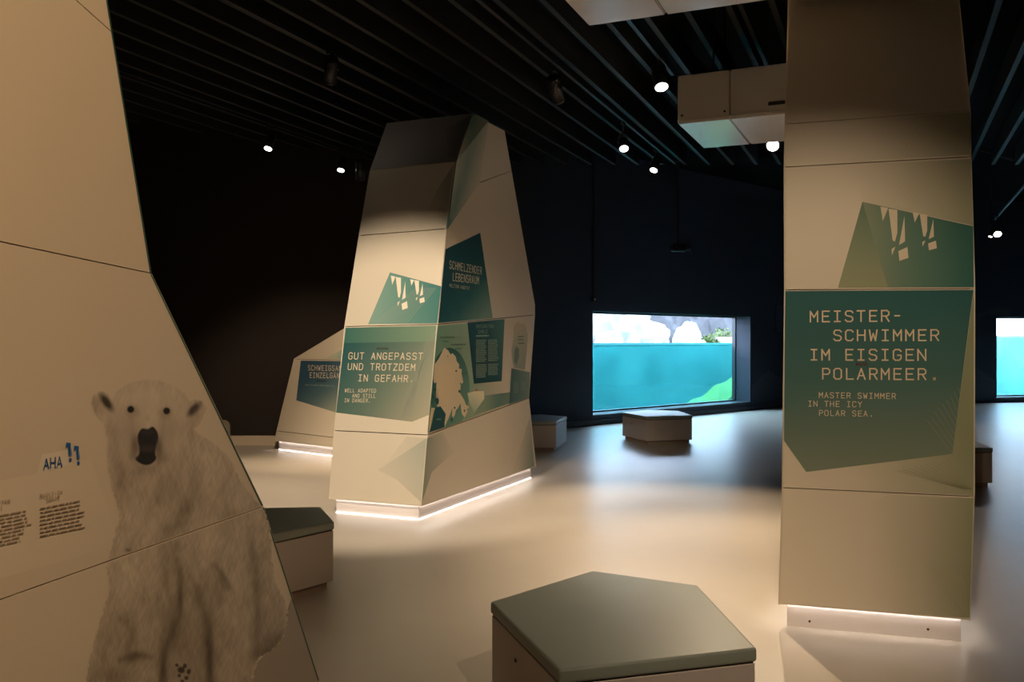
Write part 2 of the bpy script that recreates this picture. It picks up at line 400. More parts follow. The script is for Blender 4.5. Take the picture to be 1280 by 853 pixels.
GLY = {
 'A': [[(0,0),(2,6),(4,0)],[(.7,2),(3.3,2)]], 'B': [[(0,0),(0,6),(2.8,6),(3.8,5.2),(3.8,4),(2.8,3.2),(0,3.2)],[(2.8,3.2),(4,2.3),(4,.9),(2.9,0),(0,0)]],
 'C': [[(4,5),(3,6),(1,6),(0,5),(0,1),(1,0),(3,0),(4,1)]], 'D': [[(0,0),(0,6),(2.5,6),(4,4.6),(4,1.4),(2.5,0),(0,0)]],
 'E': [[(4,6),(.3,6),(.3,0),(4,0)],[(.3,3.1),(3.4,3.1)]], 'F': [[(4,6),(.3,6),(.3,0)],[(.3,3.1),(3.4,3.1)]],
 'G': [[(4,5),(3,6),(1,6),(0,5),(0,1),(1,0),(3,0),(4,1),(4,2.8),(2.3,2.8)]], 'H': [[(0,0),(0,6)],[(4,0),(4,6)],[(0,3.1),(4,3.1)]],
 'I': [[(.5,6),(3.5,6)],[(2,6),(2,0)],[(.5,0),(3.5,0)]], 'K': [[(0,0),(0,6)],[(4,6),(.2,2.6)],[(1.4,3.6),(4,0)]],
 'L': [[(.5,6),(.5,0),(4,0)]], 'M': [[(0,0),(0,6),(2,2.6),(4,6),(4,0)]], 'N': [[(0,0),(0,6),(4,0),(4,6)]],
 'O': [[(1,0),(0,1),(0,5),(1,6),(3,6),(4,5),(4,1),(3,0),(1,0)]], 'P': [[(.2,0),(.2,6),(3,6),(4,5.1),(4,3.6),(3,2.7),(.2,2.7)]],
 'R': [[(.2,0),(.2,6),(3,6),(4,5.1),(4,3.7),(3,2.9),(.2,2.9)],[(2.2,2.9),(4,0)]],
 'S': [[(4,5.1),(3.1,6),(.9,6),(.1,5.2),(.1,4),(.9,3.3),(3.1,2.8),(3.9,2),(3.9,.9),(3,0),(.9,0),(0,.9)]],
 'T': [[(0,6),(4,6)],[(2,6),(2,0)]], 'U': [[(0,6),(0,1),(1,0),(3,0),(4,1),(4,6)]], 'V': [[(0,6),(2,0),(4,6)]],
 'W': [[(0,6),(.8,0),(2,4),(3.2,0),(4,6)]], 'Y': [[(0,6),(2,3),(4,6)],[(2,3),(2,0)]], 'Z': [[(0,6),(4,6),(0,0),(4,0)]],
 'X': [[(0,6),(4,0)],[(0,0),(4,6)]], '.': [[(1.7,0),(1.7,.9),(2.4,.9),(2.4,0),(1.7,0)]], '-': [[(.8,3),(3.2,3)]],
 'Ä': [[(0,0),(2,5),(4,0)],[(.8,1.8),(3.2,1.8)],[(1,6),(1,6.6)],[(3,6),(3,6.6)]],
}
def text(par, plane, s, a, b, hpx, col, wt=0.75, off=0.004, name='lettering', gw=0.62, nend=None):
    """one printed line: a = left foot of the first letter, b = left foot of the last letter (pixels), hpx = letter height"""
    A = plane.hit(*a, off); B = plane.hit(*b, off)
    n = (nend or len(s)) - 1
    ux = (B - A) / max(n, 1); U = ux.normalized()
    h = (plane.hit(a[0], a[1] - hpx, off) - A).length
    V = plane.v
    k = h / 6; kx = ux.length * gw / 4
    bm = bmesh.new()
    def seg(p, q):
        p = Vector(p); q = Vector(q); d = q - p
        if d.length < 1e-9: return
        d.normalize(); t = Vector((-d.y, d.x)) * (wt / 2 * k); e = d * (wt / 2 * k * 0.9)
        bm.faces.new([bm.verts.new(A + U * c.x + V * c.y) for c in (p - e - t, q + e - t, q + e + t, p - e + t)])
    for i, ch in enumerate(s):
        for st in GLY.get(ch, []):
            for p, q in zip(st[:-1], st[1:]):
                seg((i * ux.length + p[0] * kx, p[1] * k), (i * ux.length + q[0] * kx, q[1] * k))
    o = obj(name, bm, M['ink'], par)
    if hpx < 10: o['kind'] = 'stuff'
    att = o.data.color_attributes.new('ink', 'FLOAT_COLOR', 'POINT')
    att.data.foreach_set('color', np.tile(np.array([*col, 1.0], dtype=np.float32), len(o.data.vertices)))
    return o
def para(par, plane, corners, n, col, off=0.004, fill=0.55, seed=1, name='small_print'):
    """block of unreadably small print: broken lines between four pixel corners (tl, tr, br, bl)"""
    rnd = random.Random(seed); tl, tr, br, bl = [Vector(c) for c in corners]
    bm = bmesh.new()
    for i in range(n):
        k = (i + 0.2) / n; k2 = k + fill / n
        x = 0.0; end = rnd.uniform(0.82, 1.0)
        while x < end:
            w = min(rnd.uniform(0.05, 0.17), end - x)
            q = []
            for (u, v) in ((x, k), (x + w, k), (x + w, k2), (x, k2)):
                t = tl + (tr - tl) * u; b = bl + (br - bl) * u; c = t + (b - t) * v
                q.append(bm.verts.new(plane.hit(c.x, c.y, off)))
            bm.faces.new(q); x += w + 0.022
    o = obj(name, bm, M['ink'], par); o['kind'] = 'stuff'
    att = o.data.color_attributes.new('ink', 'FLOAT_COLOR', 'POINT')
    att.data.foreach_set('color', np.tile(np.array([*col, 1.0], dtype=np.float32), len(o.data.vertices)))
    return o
def lines(par, plane, segs, wpx, col, off=0.003, name='fine_line_pattern'):
    bm = bmesh.new()
    for (x0, y0, x1, y1) in segs:
        d = Vector((x1 - x0, y1 - y0)).normalized(); t = Vector((-d.y, d.x)) * wpx / 2
        bm.faces.new([bm.verts.new(plane.hit(x, y, off)) for x, y in ((x0 - t.x, y0 - t.y), (x1 - t.x, y1 - t.y), (x1 + t.x, y1 + t.y), (x0 + t.x, y0 + t.y))])
    o = obj(name, bm, M['ink'], par); o['kind'] = 'stuff'
    att = o.data.color_attributes.new('ink', 'FLOAT_COLOR', 'POINT')
    att.data.foreach_set('color', np.tile(np.array([*col, 1.0], dtype=np.float32), len(o.data.vertices)))
    return o
def panel(par, plane, pts, gap=0.004, th=0.018, m=None, uv=False, name='panel'):
    """one laminate board: pixel (or plane) polygon, shrunk by the joint, with its own thickness"""
    q = inset2(pts if uv else plane.px(pts), gap)
    bm = bmesh.new(); add_slab(bm, [plane.p(u, v) for u, v in q], -plane.n * th)
    return obj(name, fix(bm), m or M['panel'], par)
def backing(par, plane, pts, uv=False):
    q = inset2(pts if uv else plane.px(pts), 0.02)
    bm = bmesh.new(); add_slab(bm, [plane.p(u, v, -0.0185) for u, v in q], -plane.n * 0.02)
    return obj('backing_board', fix(bm), M['groove'], par)
def shell(par, front, back, name='rear_panel'):
    """rear boards: quads between successive front edge points and back points"""
    for i in range(len(front) - 1):
        bm = bmesh.new(); vs = [bm.verts.new(p) for p in (front[i], front[i + 1], back[i + 1], back[i])]
        bm.faces.new(vs); bmesh.ops.triangulate(bm, faces=bm.faces[:])
        o = obj(name, fix(bm), M['panel'], par)
        so = o.modifiers.new('thickness', 'SOLIDIFY'); so.thickness = 0.012; so.offset = 0
def plinth(par, loop, h=0.15, lit=None, low=True):
    """recessed kickboard around a plan loop with a light strip above and an added glow line at the floor"""
    bm = bmesh.new(); add_prism(bm, [p.xy for p in loop], 0.0, h); fix(bm); par = obj('plinth', bm, M['plinth'], par)
    for i in (lit if lit is not None else range(len(loop) - 1)):
        a, b = loop[i], loop[i + 1]; d = (b - a).normalized(); n = Vector((d.y, -d.x, 0))
        c = sum(loop, Vector()) / len(loop)
        if ((a + b) / 2 - c).dot(n) < 0: n = -n
        for z0_, z1_, w_ in ((h - 0.012, h - 0.001, 0.012), (0.001, 0.004, 0.005)):  # upper is the LED; lower is an emissive stand-in for the bright floor edge
            if z0_ < 0.01 and not low: continue
            q = [a, b, b + n * w_, a + n * w_]
            bm = bmesh.new(); add_prism(bm, [p.xy for p in q], z0_, z1_); obj('light_glow_strip', fix(bm), M['led'], par)
    return par
TEAL_D = lin((28, 78, 84)); TEAL = lin((66, 112, 104)); MINT = lin((150, 178, 150)); PALE = CREAM
LETTER = (0.74, 0.62, 0.45)
def mixc(a, b, k): return tuple(x + (y - x) * k for x, y in zip(a, b))
def icicles(par, plane, f, col, off):
    """the double icicle mark: two bundles of splinters"""
    tpl = [[(333, 612), (356, 616), (340, 655)], [(357, 618), (383, 622), (383, 690), (376, 716), (369, 712)],
           [(404, 640), (406, 715), (388, 726)], [(366, 738), (377, 731), (367, 757)], [(386, 744), (413, 732), (416, 764), (389, 773)]]
    for k in (0, 1):
        for poly in tpl:
            pts = [f(960 + (x if k == 0 else 487 + (x - 401) * .86) / 2.369, (y if k == 0 else 727 + (y - 752) * .70) / 2.369) for x, y in poly]
            decal('icicle_mark', par, plane, pts, off, col)

# ------------------------------------------------------------------ polar bear wall (left)
PB0 = at(400, 853, 3.7); PBd = Vector((0.234, 1, 0)).normalized()
PB = Plane(PB0, PB0 + PBd, PB0 + Vector((0, 0, 1)))
bear_wall = thing('iceberg_wall', (PB.hit(330, 633).x - 0.5, 2.6, 0), 'tall cream exhibit wall with a large polar bear picture', 'exhibit wall')
def ln(a, b):                                       # line through two pixel points in plane coordinates, as v(u)
    (u0, v0), (u1, v1) = PB.px([a, b]); return lambda u: v0 + (v1 - v0) * (u - u0) / (u1 - u0)
lowS = ln((0, 750), (330, 633)); upS = ln((0, 302), (190, 342)); shS = ln((95, 0), (137.5, 38))
E0 = PB.px([(330, 633)])[0]; E1 = PB.px([(400, 853)])[0]; E2 = PB.px([(190, 342)])[0]; E3 = PB.px([(135, 0)])[0]
zb = 0.13 - PB.o.z; ub = E1[0] + (E1[0] - E0[0]) * (zb - E1[1]) / (E1[1] - E0[1])
UL = -2.6
vtop = 3.7 - PB.o.z
ut = E3[0] + (E3[0] - E2[0]) * (vtop - E3[1]) / (E3[1] - E2[1])
ES = PB.px([(141, 38)])[0]; ES = (ES[0], shS(ES[0]))
ush = ES[0] + (vtop - ES[1]) / ((shS(1) - shS(0)))
low_poly = [(UL, zb), (ub, zb), E1, E0, (UL, lowS(UL))]
mid_poly = [(UL, lowS(UL)), E0, E2, (UL, upS(UL))]
top_poly = [(UL, upS(UL)), E2, ES, (UL, shS(UL))]
tip_poly = [ES, (ut, vtop), (UL, vtop), (UL, shS(UL))]
for q in (low_poly, mid_poly, top_poly, tip_poly): panel(bear_wall, PB, q, 0.0016, uv=True)
backing(bear_wall, PB, [(UL, zb), (ub, zb), E1, E0, E2, ES, (ut, vtop), (UL, vtop)], uv=True)
fr = [PB.p(*q, -0.02) for q in ((ub, zb), E1, E0, E2, ES, (ut, vtop))]
bk = [Vector((p.x - 0.75 - 0.1 * i, p.y + 0.45, p.z)) for i, p in enumerate(fr)]
shell(bear_wall, fr, bk)
fl = [PB.p(UL, v, -0.02) for v in (zb, vtop)]; bl_ = [p + Vector((-0.7, 0.1, 0)) for p in fl]
shell(bear_wall, fl, bl_); shell(bear_wall, [bl_[0], bl_[1]], [bk[0], bk[-1]])
pb_loop = [PB.p(UL + 0.05, 0, -0.06), PB.p(ub - 0.06, 0, -0.06), bk[0] + Vector((0.05, -0.05, 0)), bl_[0] + Vector((0.05, 0.05, 0))]
for p in pb_loop: p.z = 0
plinth(bear_wall, pb_loop, lit=[])
for q in ([(135, 0), (190, 341), (188, 341.6), (133, 0)], [(190.3, 343), (329.3, 632), (327.2, 632.8), (188.3, 342.6)], [(330.6, 635), (399.6, 851), (397.8, 851), (328.8, 635.6)]):
    decal('edge_band', bear_wall, PB, [(a - .6, b) for a, b in q], 0.0006, lin((52, 84, 74)))
# small card with print
card = mixc(CREAM, (0.8, 0.72, 0.6), 0.35)
decal('text_card', bear_wall, PB, [(-60, 618), (0, 601), (49.6, 591.7), (113, 573.8), (151, 681), (75, 703), (0, 723), (-60, 742)], 0.0004, card, mixc(card, CREAM, .8), (20, 620), (140, 690))
decal('text_card', bear_wall, PB, [(46.5, 592.3), (52.5, 568), (84, 563), (90, 581)], 0.0007, mixc(CREAM, (0.8, 0.74, 0.64), 0.55))
BLUE = lin((30, 96, 170)); INK = (0.30, 0.22, 0.15)
text(bear_wall, PB, 'AHA', (55, 586.6), (71.5, 584), 12.2, lin((42, 92, 150)), 0.85, gw=0.72)
for (x, y) in ((83, 553.5), (93, 557.5)):
    decal('icicle_mark', bear_wall, PB, [(x, y), (x + 5.5, y + .5), (x + 5.5, y + 16), (x + 3, y + 17), (x + 2.2, y + 4), (x - .5, y + 7)], 0.004, BLUE)
    decal('icicle_mark', bear_wall, PB, [(x + 6.3, y + 6), (x + 7, y + 15), (x + 5.8, y + 18)], 0.004, lin((80, 130, 180)))
    decal('icicle_mark', bear_wall, PB, [(x + 3, y + 20), (x + 6, y + 19), (x + 7, y + 22.5), (x + 4, y + 24)], 0.004, BLUE)
text(bear_wall, PB, 'BUILT-IN', (50.2, 622.7), (75.5, 618.3), 4.4, INK, 0.8)
text(bear_wall, PB, 'SONAR', (58, 627.7), (72, 625.2), 4.4, INK, 0.8)
text(bear_wall, PB, 'TED', (2, 631), (10, 629.6), 4.6, INK, 0.8)
text(bear_wall, PB, 'T', (1.5, 638.2), (3, 638), 4.6, INK, 0.8)
para(bear_wall, PB, [(50, 634.5), (109, 623), (109, 662), (50, 674)], 8, INK, fill=0.33, seed=3)
para(bear_wall, PB, [(-42, 651), (40, 636), (40, 676), (-42, 694)], 9, INK, fill=0.33, seed=5)

# the polar bear picture: a dense flat print on the two boards
def vnoise(x, y, sx, sy, seed):
    r = np.random.RandomState(seed); g = r.rand(64, 64); X = x / sx; Y = y / sy
    xi = np.floor(X).astype(int); yi = np.floor(Y).astype(int); fx = X - xi; fy = Y - yi
    fx = fx * fx * (3 - 2 * fx); fy = fy * fy * (3 - 2 * fy)
    a = g[xi % 64, yi % 64]; b = g[(xi + 1) % 64, yi % 64]; c = g[xi % 64, (yi + 1) % 64]; d = g[(xi + 1) % 64, (yi + 1) % 64]
    return (a * (1 - fx) + b * fx) * (1 - fy) + (c * (1 - fx) + d * fx) * fy
def sdf(x, y, poly):
    P = np.array(poly, float); Q = np.roll(P, -1, 0); d2 = np.full(x.shape, 1e9); ins = np.zeros(x.shape, bool)
    for (ax, ay), (bx, by) in zip(P, Q):
        ex, ey = bx - ax, by - ay; t = np.clip(((x - ax) * ex + (y - ay) * ey) / (ex * ex + ey * ey + 1e-9), 0, 1)
        d2 = np.minimum(d2, (x - ax - t * ex) ** 2 + (y - ay - t * ey) ** 2)
        c = ((ay > y) != (by > y)) & (x < (bx - ax) * (y - ay) / (by - ay + 1e-12) + ax); ins ^= c
    return np.where(ins, -1, 1) * np.sqrt(d2)
def smooth_poly(pts, n=5):
    P = np.array(pts, float); out = []
    for i in range(len(P)):
        p0, p1, p2, p3 = P[i - 1], P[i], P[(i + 1) % len(P)], P[(i + 2) % len(P)]
        for k in range(n):
            t = k / n; out.append(0.5 * (2 * p1 + (p2 - p0) * t + (2 * p0 - 5 * p1 + 4 * p2 - p3) * t * t + (3 * p1 - p0 - 3 * p2 + p3) * t ** 3))
    return out
C1 = lambda l: [(x / 2.117, 450 + y / 2.117) for x, y in l]
C6 = lambda l: [(100 + x / 4.739, 460 + y / 4.739) for x, y in l]
C2 = lambda l: [(100 + x / 3.66, 620 + y / 3.66) for x, y in l]
BODY = C1([(300, 97), (325, 72), (360, 57), (400, 54), (440, 60), (475, 78), (500, 106), (512, 150), (515, 185), (545, 208), (580, 232), (608, 262), (630, 310), (660, 352), (700, 408), (715, 470), (722, 560), (730, 590), (747, 622), (759, 660), (757, 702), (745, 740), (722, 768), (690, 785), (676, 810), (665, 860), (660, 1000), (215, 1000), (226, 860), (240, 790), (262, 705), (290, 605), (284, 560), (294, 500), (310, 440), (317, 410), (300, 345), (286, 290), (284, 220), (277, 165), (280, 130)])
EARL = C6([(190, 215), (165, 150), (125, 140), (82, 160), (70, 205), (88, 260), (118, 300), (150, 318), (165, 270)])
EARR = C6([(640, 215), (680, 190), (725, 198), (745, 235), (735, 280), (710, 330), (680, 360), (655, 320)])
def paint(x, y):
    wob = (vnoise(x, y, 3.0, 4.5, 1) - .5) * 3.2 + (vnoise(x, y, 1.3, 2.2, 2) - .5) * 2.2
    body = sdf(x, y, smooth_poly(BODY)) ; el = sdf(x, y, smooth_poly(EARL)); er = sdf(x, y, smooth_poly(EARR))
    inside = np.minimum(np.minimum(body, el), er) + wob * np.where(y > 580, 1.0, 0.45)
    a = np.clip(0.5 - inside / 2.4, 0, 1)
    sh = np.ones(x.shape)
    def blob(cx, cy, rx, ry, amt, rot=0.0, pw=1.0):
        nonlocal sh
        c, s = math.cos(rot), math.sin(rot); dx, dy = x - cx, y - cy
        q = ((c * dx + s * dy) / rx) ** 2 + ((-s * dx + c * dy) / ry) ** 2
        sh = sh * (1 - amt * np.exp(-q ** pw))
    # large forms: light crown, shaded cheeks, throat and lower body
    sh *= 1.03 - 0.18 * np.clip((y - 520) / 330, 0, 1)
    blob(186, 490, 26, 16, -0.05); blob(142, 560, 12, 45, 0.12); blob(158, 610, 26, 22, 0.16); blob(200, 612, 34, 26, 0.14)
    blob(186, 603, 8, 16, -0.12); blob(232, 640, 12, 9, 0.30, -0.6); blob(240, 612, 18, 26, 0.10); blob(222, 590, 18, 20, 0.08)
    blob(285, 640, 10, 40, 0.12); blob(322, 690, 14, 60, 0.10); blob(206, 700, 10, 46, 0.22); blob(226, 745, 3.2, 26, 0.38)
    blob(214, 790, 12, 40, 0.26); blob(158, 790, 22, 26, 0.16, 0.5); blob(168, 822, 14, 7, 0.42, -0.3); blob(146, 845, 30, 12, 0.22)
    blob(204, 830, 5, 34, 0.40); blob(262, 820, 6, 46, 0.46); blob(240, 800, 16, 50, 0.18); blob(272, 740, 14, 40, 0.15, 0.25)
    blob(280, 722, 3, 12, 0.30, -0.5); blob(322, 770, 5, 60, 0.16); blob(336, 765, 16, 32, 0.05); blob(298, 760, 14, 60, -0.10)
    blob(160, 725, 18, 50, -0.06); blob(345, 800, 16, 10, 0.25); blob(300, 840, 22, 20, -0.04); blob(330, 815, 18, 12, 0.3, -0.4)
    blob(160, 688, 4, 2.5, 0.45); blob(230, 655, 20, 6, 0.18, -0.3)
    blob(118, 515, 4, 12, 0.12); blob(240, 528, 5, 22, 0.18); blob(212, 540, 9, 22, 0.12, 0.1); blob(159, 540, 9, 24, 0.10); blob(185, 524, 10, 15, -0.10); blob(186, 492, 34, 18, -0.05); blob(172, 545, 6, 16, 0.10); blob(199, 547, 6, 16, 0.10)
    blob(184.5, 523, 3, 4, 0.14); blob(168, 556, 5, 12, 0.30); blob(198.5, 558, 4.5, 12, 0.34); blob(183, 590, 16, 8, 0.18); blob(250, 570, 26, 30, -0.03)
    def stroke(pts, w, amt):
        nonlocal sh
        d = np.full(x.shape, 1e9)
        for (ax, ay), (bx, by) in zip(pts[:-1], pts[1:]):
            ex, ey = bx - ax, by - ay; t = np.clip(((x - ax) * ex + (y - ay) * ey) / (ex * ex + ey * ey), 0, 1)
            d = np.minimum(d, np.hypot(x - ax - t * ex, y - ay - t * ey))
        sh = sh * (1 - .7 * amt * np.exp(-(d / (w * 1.35)) ** 2))
    stroke([(222, 700), (225, 745), (222, 775), (206, 815), (200, 870)], 3.5, 0.34)
    stroke([(222, 690), (226, 745), (214, 800), (203, 870)], 11, 0.20)
    stroke([(248, 735), (258, 780), (262, 820), (262, 880)], 4, 0.36); stroke([(250, 740), (262, 800), (258, 880)], 12, 0.16)
    stroke([(312, 660), (320, 720), (322, 770), (319, 815)], 4, 0.26)
    stroke([(246, 590), (242, 618), (230, 645), (212, 665)], 6, 0.24); stroke([(150, 580), (146, 620), (152, 660)], 7, 0.10)
    stroke([(152, 775), (166, 790), (160, 812)], 4, 0.25); stroke([(150, 826), (168, 818), (188, 822)], 3, 0.34)
    stroke([(128, 800), (118, 853)], 8, 0.12); stroke([(318, 822), (340, 812), (355, 790)], 4, 0.24)
    stroke([(266, 705), (276, 716), (280, 734)], 3, 0.26); stroke([(290, 700), (304, 720), (308, 760)], 5, 0.12)
    stroke([(164, 524), (166, 545), (164, 570)], 3.2, 0.16); stroke([(205, 524), (203, 545), (206, 575)], 3.2, 0.18)
    stroke([(166, 572), (176, 584), (192, 585), (204, 572)], 5, 0.22)
    stroke([(141, 540), (147, 575), (156, 600)], 5, 0.14); stroke([(236, 545), (228, 580)], 5, 0.12)
    # fur strokes: fine noise drawn out along the coat
    wx = x + 5 * vnoise(x, y, 30, 30, 11); wy = y + 8 * vnoise(x, y, 26, 26, 12)
    fur = (vnoise(wx + 0.35 * wy, wy, 1.5, 9, 3) - .5) * 0.20 + (vnoise(wx - 0.25 * wy, wy, 2.6, 13, 4) - .5) * 0.15 + (vnoise(wx, wy, 13, 18, 5) - .5) * 0.22
    face = np.exp(-(((x - 185) / 60) ** 2 + ((y - 530) / 62) ** 2) ** 2)
    sh *= 1 + fur * (1 - 0.72 * face)
    sh = np.clip(sh, 0.05, 1.2) ** 1.25
    base = np.stack([0.54 * sh, 0.475 * sh ** 1.05, 0.385 * sh ** 1.12], -1)
    def ink(mask, col):
        nonlocal base
        mask = np.clip(mask, 0, 1)[..., None]; base = base * (1 - mask) + np.array(col) * mask
    # ears, eyes, nose and mouth
    def ell(cx, cy, rx, ry, rot=0, soft=0.35):
        c, s = math.cos(rot), math.sin(rot); dx, dy = x - cx, y - cy
        q = np.sqrt(((c * dx + s * dy) / rx) ** 2 + ((-s * dx + c * dy) / ry) ** 2)
        return np.clip((1 - q) / soft + .5, 0, 1)
    ink(ell(122, 509, 8, 13, -0.35, .8) * .35, (0.30, 0.24, 0.19)); ink(ell(133, 503, 5.0, 12.5, -0.62, .9) * 1.0, (0.06, 0.045, 0.035))
    ink(ell(242.5, 512, 4.8, 10.5, 0.75, .9) * 1.0, (0.06, 0.045, 0.035)); ink(ell(248, 516, 6, 10, 0.6, .8) * .3, (0.28, 0.22, 0.17))
    for ex, ey in ((163.4, 512), (208.3, 514)):
        ink(ell(ex + (2 if ex < 190 else -2), ey + 2.5, 7.5, 7.0, 0.5 if ex < 190 else -0.5, 1.1) * .42, (0.20, 0.15, 0.115)); ink(ell(ex, ey, 4.4, 4.4, 0, .4), (0.008, 0.007, 0.007))
    NOSE = C6([(345, 390), (368, 360), (400, 364), (432, 349), (460, 385), (463, 430), (452, 470), (446, 508), (452, 538), (425, 568), (388, 577), (348, 562), (328, 538), (348, 512), (350, 472), (340, 430)])
    ink(np.clip(.5 - sdf(x, y, smooth_poly(NOSE)) / 1.6, 0, 1), (0.009, 0.007, 0.007))
    ink(ell(184, 561, 11, 4.5, 0, 1) * .5, (0.07, 0.05, 0.045)); ink(ell(184, 540, 8, 4, 0, .9) * .5, (0.05, 0.035, 0.045)); ink(ell(169.5, 560, 4.2, 12, 0, 1) * .55, (0.15, 0.105, 0.09)); ink(ell(198.5, 564, 4, 13, 0, 1) * .6, (0.14, 0.10, 0.085))
    for q in ((226.5, 838, 4.6, 4.0), (221, 832, 2.2, 2.2), (231, 833, 2.4, 3), (236, 840, 2.4, 3.4), (224, 845, 2, 2.2), (233, 848, 2.4, 2.6), (228, 852, 2.4, 2)):
        ink(ell(*q, 0.3, .5) * .9, (0.03, 0.022, 0.018))
    bg = np.array(CREAM)
    return base * a[..., None] + bg * (1 - a[..., None]), a
def bear_print():
    gx, gy = np.meshgrid(np.arange(104, 366, 0.95), np.arange(470, 900, 0.95), indexing='ij')
    col, a = paint(gx, gy)
    seam = 750 + (633 - 750) * gx / 330.0
    r = np.stack([(gx - CX) / F, np.ones_like(gx), -(gy - CY) / F], -1)
    n = np.array(PB.n); E = np.array((0, 0, H)); o = np.array(PB.o + PB.n * 0.0009)
    t = ((o - E) @ n) / (r @ n); P = E + r * t[..., None]
    for part in (0, 1):
        ok = (a > 0.02) & ((gy < seam - 1.3) if part == 0 else (gy > seam + 1.3)) & (P[..., 2] > 0.14)
        q = ok[:-1, :-1] & ok[1:, :-1] & ok[1:, 1:] & ok[:-1, 1:]
        idx = np.arange(gx.size).reshape(gx.shape)
        F4 = np.stack([idx[:-1, :-1][q], idx[1:, :-1][q], idx[1:, 1:][q], idx[:-1, 1:][q]], -1)
        used, inv = np.unique(F4, return_inverse=True); F4 = inv.reshape(F4.shape)
        me = bpy.data.meshes.new('polar_bear_picture')
        V = P.reshape(-1, 3)[used].astype(np.float32)
        me.vertices.add(len(V)); me.vertices.foreach_set('co', V.ravel())
        me.loops.add(F4.size); me.loops.foreach_set('vertex_index', F4.ravel().astype(np.int32))
        me.polygons.add(len(F4)); me.polygons.foreach_set('loop_start', np.arange(0, F4.size, 4, dtype=np.int32))
        me.polygons.foreach_set('loop_total', np.full(len(F4), 4, np.int32)); me.update(); me.validate()
        att = me.color_attributes.new('ink', 'FLOAT_COLOR', 'POINT')
        c = np.concatenate([col.reshape(-1, 3)[used], np.ones((len(V), 1))], 1).astype(np.float32); att.data.foreach_set('color', c.ravel())
        me.materials.append(M['ink'])
        ob = bpy.data.objects.new('polar_bear_picture', me); COL.objects.link(ob); ob.parent = bear_wall
        ob.matrix_parent_inverse = Matrix.Translation(-Vector(bear_wall.location))
        ob['label'] = 'printed head and chest of a white polar bear' if part == 0 else 'printed seated body and forelegs of the polar bear'
bear_print()
GR = (0.36, 0.315, 0.26)
decal('printed_ground', bear_wall, PB, [(365, 747), (398, 850), (416, 905), (300, 905), (320, 830), (345, 805), (357, 780)], 0.0004, GR, mixc(GR, CREAM, .15), (366, 747), (360, 880))

# ------------------------------------------------------------------ middle tower
B0 = ground(411.5, 624.5, 0.13); B1 = ground(526.4, 634, 0.13); B2 = ground(670, 584, 0.13)
TP = at(558, 286, 8.5)
PL = Plane(B0, B1, TP); PR = Plane(B1, B2, TP)
tower = thing('iceberg_tower', ((B0.x + B2.x) / 2, 9.4, 0), 'tall faceted cream and teal tower with an Arctic map', 'tower')
EL = lambda y: 526.4 + (634 - y) / 348 * 31.6      # front edge of the tower
e1, e2 = (EL(544), 544), (EL(405.6), 405.6)
BKD = lambda P_, dx: Vector((P_.x + dx, P_.y, P_.z))
Lp = [[(411.5, 624.5), (526.4, 634), e1, (418, 538.5)], [(418, 538.5), e1, e2, (431, 408.5)],
      [(431, 408.5), e2, (558, 286), (449, 294.6)], [(449, 294.6), (558, 286), (569, 202), (463, 213)]]
for q in Lp: panel(tower, PL, q)
backing(tower, PL, [(411.5, 624.5), (526.4, 634), (558, 286), (569, 202), (463, 213), (449, 294.6), (431, 408.5), (418, 538.5)])
Rp = [[(526.4, 634), (670, 584), (661, 498), e1], [e1, (661, 498), (668.5, 394), e2],
      [e2, (668.5, 394), (668.5, 382), (639, 214), (598, 229), (558, 286)], [(598, 229), (639, 214), (630, 163), (609, 152)]]
for q in Rp: panel(tower, PR, q)
backing(tower, PR, [(526.4, 634), (670, 584), (661, 498), (668.5, 394), (668.5, 382), (639, 214), (598, 229), (558, 286)])
tl_, tr_ = PL.hit(463, 213), PL.hit(569, 202)
PK = at(590, 142, tr_.y + 0.55)
PT = Plane(tl_, tr_, PK)
panel(tower, PT, [(463, 213), (569, 202), (590, 142), (484, 154)])
# teal folded facet beside the peak
fac = [PR.hit(558, 286), PR.hit(598, 229), PR.hit(609, 152), PK, tr_]
bm = bmesh.new(); vs = [bm.verts.new(p) for p in fac]
bm.faces.new((vs[0], vs[1], vs[4])); bm.faces.new((vs[1], vs[2], vs[4])); bm.faces.new((vs[2], vs[3], vs[4]))
bmesh.ops.subdivide_edges(bm, edges=bm.edges[:], cuts=4, use_grid_fill=True); fix(bm)
o = obj('panel', bm, M['ink'], tower); o['label'] = 'folded teal facet below the peak'
att = o.data.color_attributes.new('ink', 'FLOAT_COLOR', 'POINT')
Ea, Eb = fac[0], fac[3]
for i, v in enumerate(o.data.vertices):
    d = (v.co - Ea); ax = (Eb - Ea).normalized(); k = min(1, (d - ax * d.dot(ax)).length / 0.33)
    att.data[i].color = (*mixc(lin((60, 120, 112)), mixc(CREAM, TEAL, .12), k ** .7), 1)
so = o.modifiers.new('thickness', 'SOLIDIFY'); so.thickness = 0.015; so.offset = -1
